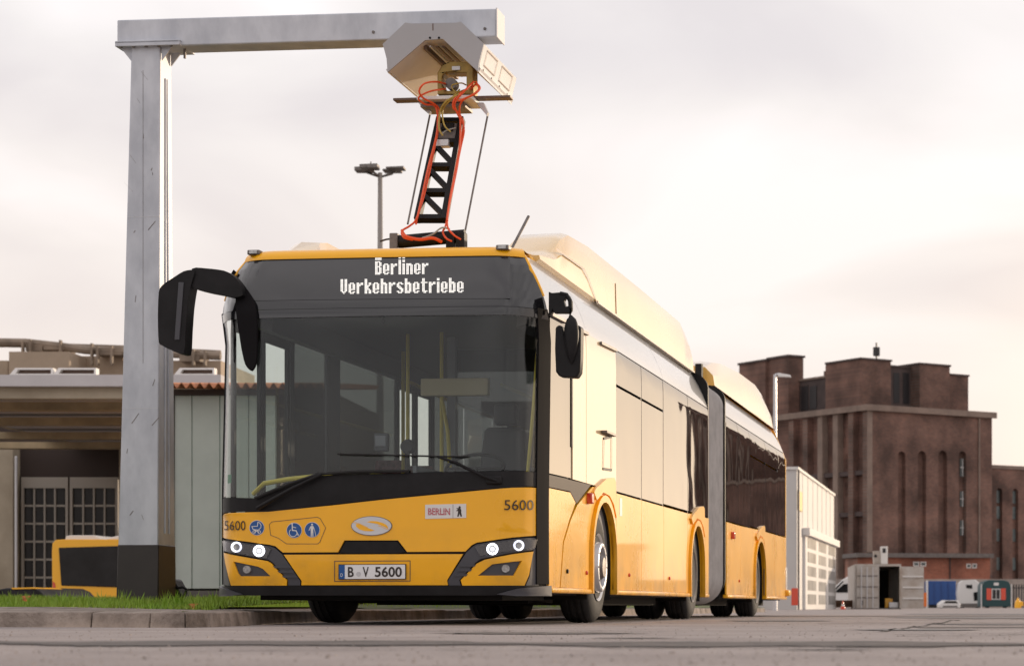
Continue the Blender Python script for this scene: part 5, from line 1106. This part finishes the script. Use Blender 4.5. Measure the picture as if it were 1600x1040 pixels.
# wing to the right, running on out of the frame
zw = BBF.hy(1552, 728, 4)[1]; WA = A1 + 62
holes = []; 
M_ = MB()
for k in range(14):
    a0 = BBF.hy(1557, 770, 4)[0] + k * 3.0; w = .55; zs = BBF.hy(1562, 768, 4)[1]
    holes.append([(a0, 1), (a0 + 2 * w, 1), (a0 + 2 * w, zs)] + [(a0 + w + w * math.cos(math.pi * j / 8), zs + w * math.sin(math.pi * j / 8)) for j in range(1, 8)] + [(a0, zs)])
M_.prism([(A1 + .01, 0), (WA, 0), (WA, zw), (A1 + .01, zw)], lambda a, b: (a, 4, b), lambda a, b: (a, 4.5, b), holes=holes); M_.make('wing_wall', BRK, br, smooth=False)
pbx('wing', A1 + .01, WA, 4.6, 22, 0, zw - .05, BRK); pbx('wing_coping', A1 + .01, WA, 3.85, 3.99, zw - .3, zw + .2, BRKE)
for k in range(14):
    a0 = holes[k][0][0]
    for py in (775, 800, 835, 880): z = BBF.hy(1562, py, 4)[1]; pbx('window', a0 + .12, a0 + .98, 4.42, 4.59, z - .9, z + .9, BGW)
pbx('reflected_block', A1 + 26, A1 + 50, 9, 16, zw - .06, 33, BRK); pbx('reflected_block', A1 + 58, A1 + 72, 6, 16, 0, 37.5, BRK)  # unseen end blocks, invented and sized for reflections in the bus windows
for k in range(4): pbx('pier', A1 + 58.5 + k * 3.6, A1 + 59.5 + k * 3.6, 5.4, 5.99, 0, 36, BRKE)
# white works hall
o0 = P(1245, 733, 100); WF = Frame(o0.x, o0.y, -R(5.6)); WH = mat('white_cladding', (.58, .56, .54), .55, var=.06, vscale=.4)
wh = thing('white_hall', 'white clad workshop hall with glazed roller gate behind the rear of the bus', 'building', (o0.x, o0.y, 0), -R(5.6))
L_, zt1 = WF.hx(1303, 775, 0)
MB().box(-14, 0, 0, L_, 0, o0.z).make('cladding', WH, wh); MB().box(-14.1, .08, -.08, L_ + .1, o0.z, o0.z + .12).make('roof_edge', WSG, wh)
b0, z1 = WF.hx(1254, 836, 0); b1 = WF.hx(1302, 850, 0)[0]
GPN = mat('gate_pane', (.30, .29, .28), .3, var=.35, vscale=.8)
gt = MB().box(.005, .14, b0, b1, 0, z1).make('gate_frame', WSG, wh, bev=.01)
MB().box(.01, .35, b0 - .2, b1 + .2, z1, z1 + .35).make('gate_canopy', WSG, wh, bev=.01)
for k in range(3):
    for r in range(5):
        w = (b1 - b0) / 3; h = z1 / 5.2; MB().box(.12, .155, b0 + k * w + w * .18, b0 + (k + 1) * w - w * .1, .15 + r * h + h * .16, .15 + (r + 1) * h - h * .12).make('pane', GPN, gt)
s0, zz1 = WF.hx(1245.4, 765, 0); s1, zz0 = WF.hx(1252, 799, 0); MB().box(.005, .05, s0 + .1, s1, zz0, zz1).make('wall_sign', mat('pale_yellow_sign', (.75, .55, .12), .5), wh)
for k in range(1, 8): MB().box(.001, .02, L_ * k / 8 - .02, L_ * k / 8 + .02, z1 + .4, o0.z).make('panel_joint', SILV, wh)
MB().tube([(.08, -.02, 0), (.08, -.02, o0.z)], .05, 6).make('downpipe', DSTEEL, wh)
rdc = tag(bb('litter_box', 1236.5, 1247, 918, 945, 97, .8, RED, None, bev=.02), 'red box standing against the foot of the white hall', 'box')
# shipping container
CW = mat('container_white', (.52, .49, .46), .5, col2=(.40, .34, .29), vscale=1.6, detail=8)
ct = thing('shipping_container', 'white shipping container with one door swung open showing its dark inside', 'container')
Yk = 122
bb('side_wall', 1336.5, 1338.5, 884, 950.8, Yk + .1, 11.5, CW, ct); bb('side_wall', 1406, 1408, 884, 950.8, Yk + .1, 11.5, CW, ct); bb('roof', 1336.5, 1408, 880.5, 884, Yk, 11.8, CW, ct); bb('floor', 1336.5, 1408, 949.5, 951, Yk, 11.8, DSTEEL, ct); bb('back_wall', 1336.5, 1408, 884, 950, Yk + 11.6, .1, DKW, ct)
dd = bb('closed_door', 1338.6, 1372, 884.2, 949.3, Yk, .08, CW, ct)
for px in (1346, 1355, 1364): bb('lock_rod', px - .7, px + .7, 885, 949, Yk - .06, .05, SILV, dd)
for py in (899, 916, 933): bb('door_rib', 1339, 1371.5, py - .8, py + .8, Yk - .03, .025, DSTEEL, dd)
bb('door_mark', 1345, 1349, 937, 945, Yk - .02, .01, DSTEEL, dd); bb('corner_post', 1372, 1373.6, 884.1, 949.4, Yk - .01, .1, CW, ct); bb('corner_post', 1405.5, 1409, 884.1, 949.4, Yk - .02, .12, CW, ct)
od = bb('open_door', 1409.3, 1443.5, 884.5, 950, Yk - .15, .06, CW, ct)
for py in (900, 917, 934): bb('door_rib', 1410.5, 1442.5, py - 1.2, py + 1.2, Yk - .22, .06, WSG, od)
tag(bb('yellow_crate', 1383, 1395, 934, 949, Yk + 1.2, .5, YEL2, None, bev=.02), 'small yellow crate inside the open container doorway', 'crate')
tag(bb('grey_sack', 1389, 1404, 940, 949.3, Yk + .5, .4, SILV, None, bev=.05), 'pale grey heap in the container doorway in front of the yellow crate', 'sack')
vu = thing('roof_ventilator', 'white boxy ventilation unit standing on top of the shipping container', 'ventilator')
bb('fan_box', 1365, 1377, 860, 880.3, Yk + 3, 1, CW, vu, bev=.02); f = bb('intake_tower', 1376.5, 1387, 853, 880.3, Yk + 2.6, 1, WSG, vu, bev=.02); bb('intake', 1379, 1384, 856, 863, Yk + 2.58, .03, DKW, f)
c = P(1368, 868, Yk + 3); MB().lathe([(0, .09), (-.03, .09)], tuple(c), 'y', 12).make('fan', DKW, vu)
# low brick annex and boundary wall
an0 = P(1340, 862, 262); AF = Frame(an0.x, an0.y, R(12)); an = thing('brick_annex', 'low red brick annex with flat grey roof before the power station', 'building', (an0.x, an0.y, 0), R(12))
ax1 = AF.hy(1547, 872, 0)[0]; zan = an0.z
MB().box(0, ax1, 0, 6, 0, zan - .6).make('wall', BRK2, an); MB().box(-.3, ax1 + .3, -.6, 6.3, zan - .6, zan - .1).make('roof', mat('felt_roof', (.16, .14, .13), .8, var=.2), an)
for p0, p1, y0, y1 in ((1427, 1436, 877, 884), (1438, 1447, 877, 884), (1510, 1517, 880, 887), (1519, 1526, 880, 887)):
    a0, z1 = AF.hy(p0, y0, 0); a1, z0 = AF.hy(p1, y1, 0); w_ = MB().box(a0, a1, -.06, .05, z0, z1).make('window', WSG, an); MB().box(a0 + .1, a1 - .1, -.09, -.061, z0 + .1, z1 - .1).make('pane', BGW, w_)
a0 = AF.hy(1484, 880, 0)[0]; MB().box(a0 - .06, a0 + .06, -.15, -.01, 0, zan - .6).make('downpipe', DKW, an)
WL = mat('beige_wall', (.36, .30, .26), .85, var=.25, vscale=.5)
tag(bb('boundary_wall', 1300, 2300, 904, 952, 250, .4, WL, None), 'long low beige boundary wall behind the lorry and trailers', 'wall')
# van
vn = thing('white_van', 'white panel van nosing out from behind the container', 'van'); Yv = 150; q = lambda px, py: (BX(px, Yv), BZ(py, Yv))
M_ = MB(); M_.prism([q(*p) for p in [(1287, 946), (1286, 934), (1290, 928), (1301, 921), (1317, 905), (1325, 900), (1338, 898), (1410, 897), (1412, 946)]], lambda a, b: (a, Yv, b), lambda a, b: (a, Yv + 2, b)); M_.make('body', WSG, vn, bev=.06)
M_ = MB(); M_.prism([q(*p) for p in [(1303, 925), (1318, 912), (1327, 911), (1325, 925)]], lambda a, b: (a, Yv - .03, b), lambda a, b: (a, Yv + .01, b)); M_.make('side_window', PANE, vn)
M_ = MB(); M_.prism([q(*p) for p in [(1301, 922), (1316.5, 906.5), (1318, 908), (1304, 923)]], lambda a, b: (a, Yv - .02, b), lambda a, b: (a, Yv + 1.9, b)); M_.make('windscreen', PANE, vn)
for px in (1300, 1390): c = P(px, 942, Yv); MB().lathe([(-.02, .2), (0, .33), (.22, .33)], (c.x, Yv - .05, .33), 'y', 20).make('wheel', RUB, vn)
# rusty low platform
RST = mat('rusty_steel', (.14, .075, .045), .8, var=.4, vscale=1.5)
pf = thing('steel_platform', 'low brown steel flatbed lying in front of the white van', 'flatbed'); bb('deck', 1268, 1336, 937, 942, 126, 2.2, RST, pf); bb('side_rail', 1270, 1335, 942, 948, 126.1, .1, RST, pf)
for px in (1272, 1300, 1330): bb('leg', px, px + 3, 948, 950.8, 126.1, .2, RST, pf)
def cone(px, Y, h, lab):
    t = thing('traffic_cone', lab, 'cone', (BX(px, Y), Y, 0), 0, 'traffic cones by the flatbed')
    MB().box(-.16, .16, -.16, .16, 0, .03).make('base', RED, t, bev=.01); MB().lathe([(.03, .12), (h * .35, .09)], (0, 0, 0), 'z', 14).make('cone_foot', RED, t); MB().lathe([(h * .35, .089), (h * .6, .06)], (0, 0, 0), 'z', 14).make('reflective_band', WSG, t); MB().lathe([(h * .6, .059), (h, .02)], (0, 0, 0), 'z', 14).make('cone_tip', RED, t)
cone(1272, 112, .50, 'red cone at the left end of the rusty flatbed'); cone(1317, 112, .46, 'red and white cone in front of the middle of the flatbed')
# blue skip, lorry, trailer, car
bt = thing('blue_container', 'blue box container parked left of the white lorry cab', 'container'); bb('box_body', 1450.5, 1494, 907, 944, 237, 6, mat('blue_paint', (.02, .075, .26), .45, var=.1), bt, bev=.05)
for px in (1459, 1470, 1481): bb('rib', px, px + 1.2, 908, 943, 236.93, .06, mat('blue_paint_rib', (.02, .06, .22), .5), bt)
bb('chassis', 1452, 1493, 944, 949, 237.2, 5, DKW, bt); bb('gate_post', 1447, 1450, 906, 949, 236.8, .2, WSG, bt)
tag(bb('orange_barrier', 1441, 1448, 925, 947, 180, .3, mat('orange_plastic', (.7, .16, .02), .5), None, bev=.02), 'orange plastic barrier right beside the open container door', 'barrier')
lr = thing('white_lorry', 'white lorry cab parked between the blue container and the green trailer', 'lorry'); Yl = 234; q = lambda px, py: (BX(px, Yl), BZ(py, Yl))
M_ = MB(); M_.prism([q(*p) for p in [(1498, 948), (1496, 925), (1499, 910), (1504, 906), (1524, 905), (1531, 910), (1534, 925), (1534, 948)]], lambda a, b: (a, Yl, b), lambda a, b: (a, Yl + 2.2, b)); M_.make('cab', WSG, lr, bev=.08)
M_ = MB(); M_.prism([q(*p) for p in [(1509, 913), (1519, 913), (1519, 919), (1510, 918)]], lambda a, b: (a, Yl - .04, b), lambda a, b: (a, Yl + .02, b)); M_.make('windscreen', PANE, lr)
M_ = MB(); M_.prism([q(*p) for p in [(1521, 925), (1531, 923), (1532, 937), (1522, 938)]], lambda a, b: (a, Yl - .04, b), lambda a, b: (a, Yl + .02, b)); M_.make('side_window', PANE, lr)
bb('bumper', 1499, 1533, 942, 948, Yl - .1, .3, DSTEEL, lr, bev=.03)
for px in (1500, 1524): bb('wheel', px, px + 7, 940, 949.0, Yl + .5, .8, RUB, lr, bev=.1)
tr2 = thing('green_trailer', 'dark green arched trailer with red shutters beside its window', 'trailer'); Yt = 225; q = lambda px, py: (BX(px, Yt), BZ(py, Yt)); TEAL = mat('teal_paint', (.012, .055, .06), .45)
M_ = MB(); M_.prism([q(*p) for p in [(1534.5, 947), (1534.5, 914), (1538, 908), (1545, 905.5), (1568, 905.5), (1576, 908), (1579.5, 914), (1579.5, 947)]], lambda a, b: (a, Yt, b), lambda a, b: (a, Yt + 5, b)); M_.make('body', TEAL, tr2, bev=.05)
for a_, b_ in ((1541.5, 1549), (1564, 1571.5)): bb('shutter', a_, b_, 918.5, 936.5, Yt - .08, .06, RED, tr2)
wf_ = bb('window_frame', 1549.6, 1563.4, 919, 936, Yt - .06, .05, WSG, tr2); bb('pane', 1550.8, 1556, 920.3, 934.8, Yt - .075, .012, DKW, wf_); bb('pane', 1557, 1562.2, 920.3, 934.8, Yt - .075, .012, DKW, wf_)
bb('roof_vent_sign', 1553, 1560.5, 909.5, 914, Yt - .04, .03, WSG, tr2); bb('end_post', 1532.8, 1534.2, 912, 950, Yt - .1, .15, WSG, tr2); bb('end_post', 1579.8, 1581.2, 912, 950, Yt - .1, .15, WSG, tr2)
for px in (1540, 1568): bb('wheel', px, px + 6, 942, 949.2, Yt + .5, .8, RUB, tr2, bev=.1)
cr_ = thing('small_white_car', 'small white car facing the camera before the blue container', 'car'); Ya = 190; q = lambda px, py: (BX(px, Ya), BZ(py, Ya))
M_ = MB(); M_.prism([q(*p) for p in [(1469, 949), (1468.5, 942.5), (1472, 940), (1476, 937), (1496, 937), (1499, 941), (1501, 943), (1500.5, 949)]], lambda a, b: (a, Ya, b), lambda a, b: (a, Ya + 3.6, b)); M_.make('body', WSG, cr_, bev=.08)
M_ = MB(); M_.prism([q(*p) for p in [(1474.5, 941.5), (1478, 938.2), (1494, 938.2), (1497, 941.5)]], lambda a, b: (a, Ya - .03, b), lambda a, b: (a, Ya + .02, b)); M_.make('windscreen', PANE, cr_); bb('grille', 1473, 1496, 945.5, 948, Ya - .05, .06, DSTEEL, cr_)
for px in (1470, 1495): bb('wheel', px, px + 4.5, 945, 949.6, Ya + .4, .6, RUB, cr_, bev=.05)
fe = thing('bar_fence', 'dark upright bar fence at the right edge in front of the beige wall', 'fence')
for k in range(12): bb('bar', 1583 + k * 4.2, 1584.6 + k * 4.2, 912, 949.2, 228, .1, DKW, fe)
for py in (917, 942): bb('rail', 1582, 1632, py, py + 1.4, 228.11, .05, DKW, fe)
hy = thing('yellow_bollard', 'yellow hydrant-like bollard before the bar fence at the right edge', 'bollard'); c = P(1590.5, 950, 215)
MB().lathe([(0, .32), (.25, .34), (.7, .26), (.78, .12), (.95, .1), (1.0, .04)], (c.x, 215, 0), 'z', 16).make('bollard_body', YEL2, hy); bb('side_cap', 1594, 1599, 939, 946, 214.8, .3, YEL2, hy, bev=.03)

# ================================================================== TREES AND A LOW BUILDING RIGHT OF THE FRAME, SEEN IN THE BUS'S SIDE
LEAFM = mat('tree_leaf', (.06, .075, .025), .7, var=.4, vscale=.5); BARK = mat('bark', (.09, .07, .05), .9)
tree0 = thing('broadleaf_tree', 'leafy green tree in the row reflected in the side of the long bus', 'tree', (0, 0, 0), 0, 'row of trees right of the power station')
M_ = MB(); M_.tube([(0, 0, 0), (.1, 0, 2), (0, .1, 4.5), (.2, 0, 7)], .28, 8, r1=.06)
for k in range(7): a = k * 2.4; M_.tube([(0, 0, 2.4 + k * .5), (math.cos(a) * 1.1, math.sin(a) * 1.1, 3.6 + k * .55), (math.cos(a) * 1.9, math.sin(a) * 1.9, 4.8 + k * .55)], .10, 5, r1=.02)
M_.make('trunk', BARK, tree0)
M_ = MB(); rnd = random.Random(3)
for c in range(46):
    a = rnd.random() * 6.28; r = 2.3 * rnd.random() ** .5; h = 3.0 + rnd.random() * 5.5; r *= 1 - abs(h - 5.4) / 5.2
    for l in range(38):
        p = Vector((r * math.cos(a) + rnd.gauss(0, .42), r * math.sin(a) + rnd.gauss(0, .42), h + rnd.gauss(0, .36))); d = Vector((rnd.gauss(0, 1), rnd.gauss(0, 1), rnd.gauss(0, 1))).normalized() * .17; e = d.orthogonal().normalized() * .12
        M_.add([p - d, p + e, p + d, p - e], [(0, 1, 2, 3)])
M_.make('crown', LEAFM, tree0, smooth=False)
for i in range(11):
    t = tree0 if i == 0 else copy_tree(tree0)
    az = R(15.2 + i * .82 + random.uniform(-.15, .15)); d = 185 + (i * 37) % 40; t.location = (math.sin(az) * d, math.cos(az) * d, 0); t.rotation_euler = (0, 0, i * 1.3); sc_ = random.uniform(.85, 1.15); t.scale = (sc_ * 1.1, sc_ * 1.1, sc_)
sb = thing('storage_building', 'long low red brick storage building beyond the right edge', 'building', (math.sin(R(14)) * 205, math.cos(R(14)) * 205, 0), -R(20))
MB().box(0, 60, 0, 10, 0, 5.4).make('wall', BRK2, sb); MB().box(-.4, 60.4, -.5, 10.5, 5.4, 5.9).make('roof', BRKD, sb)
for k in range(14): MB().box(2 + k * 4.1, 4 + k * 4.1, -.06, .05, 1.6, 3.6).make('window', BGW, sb)
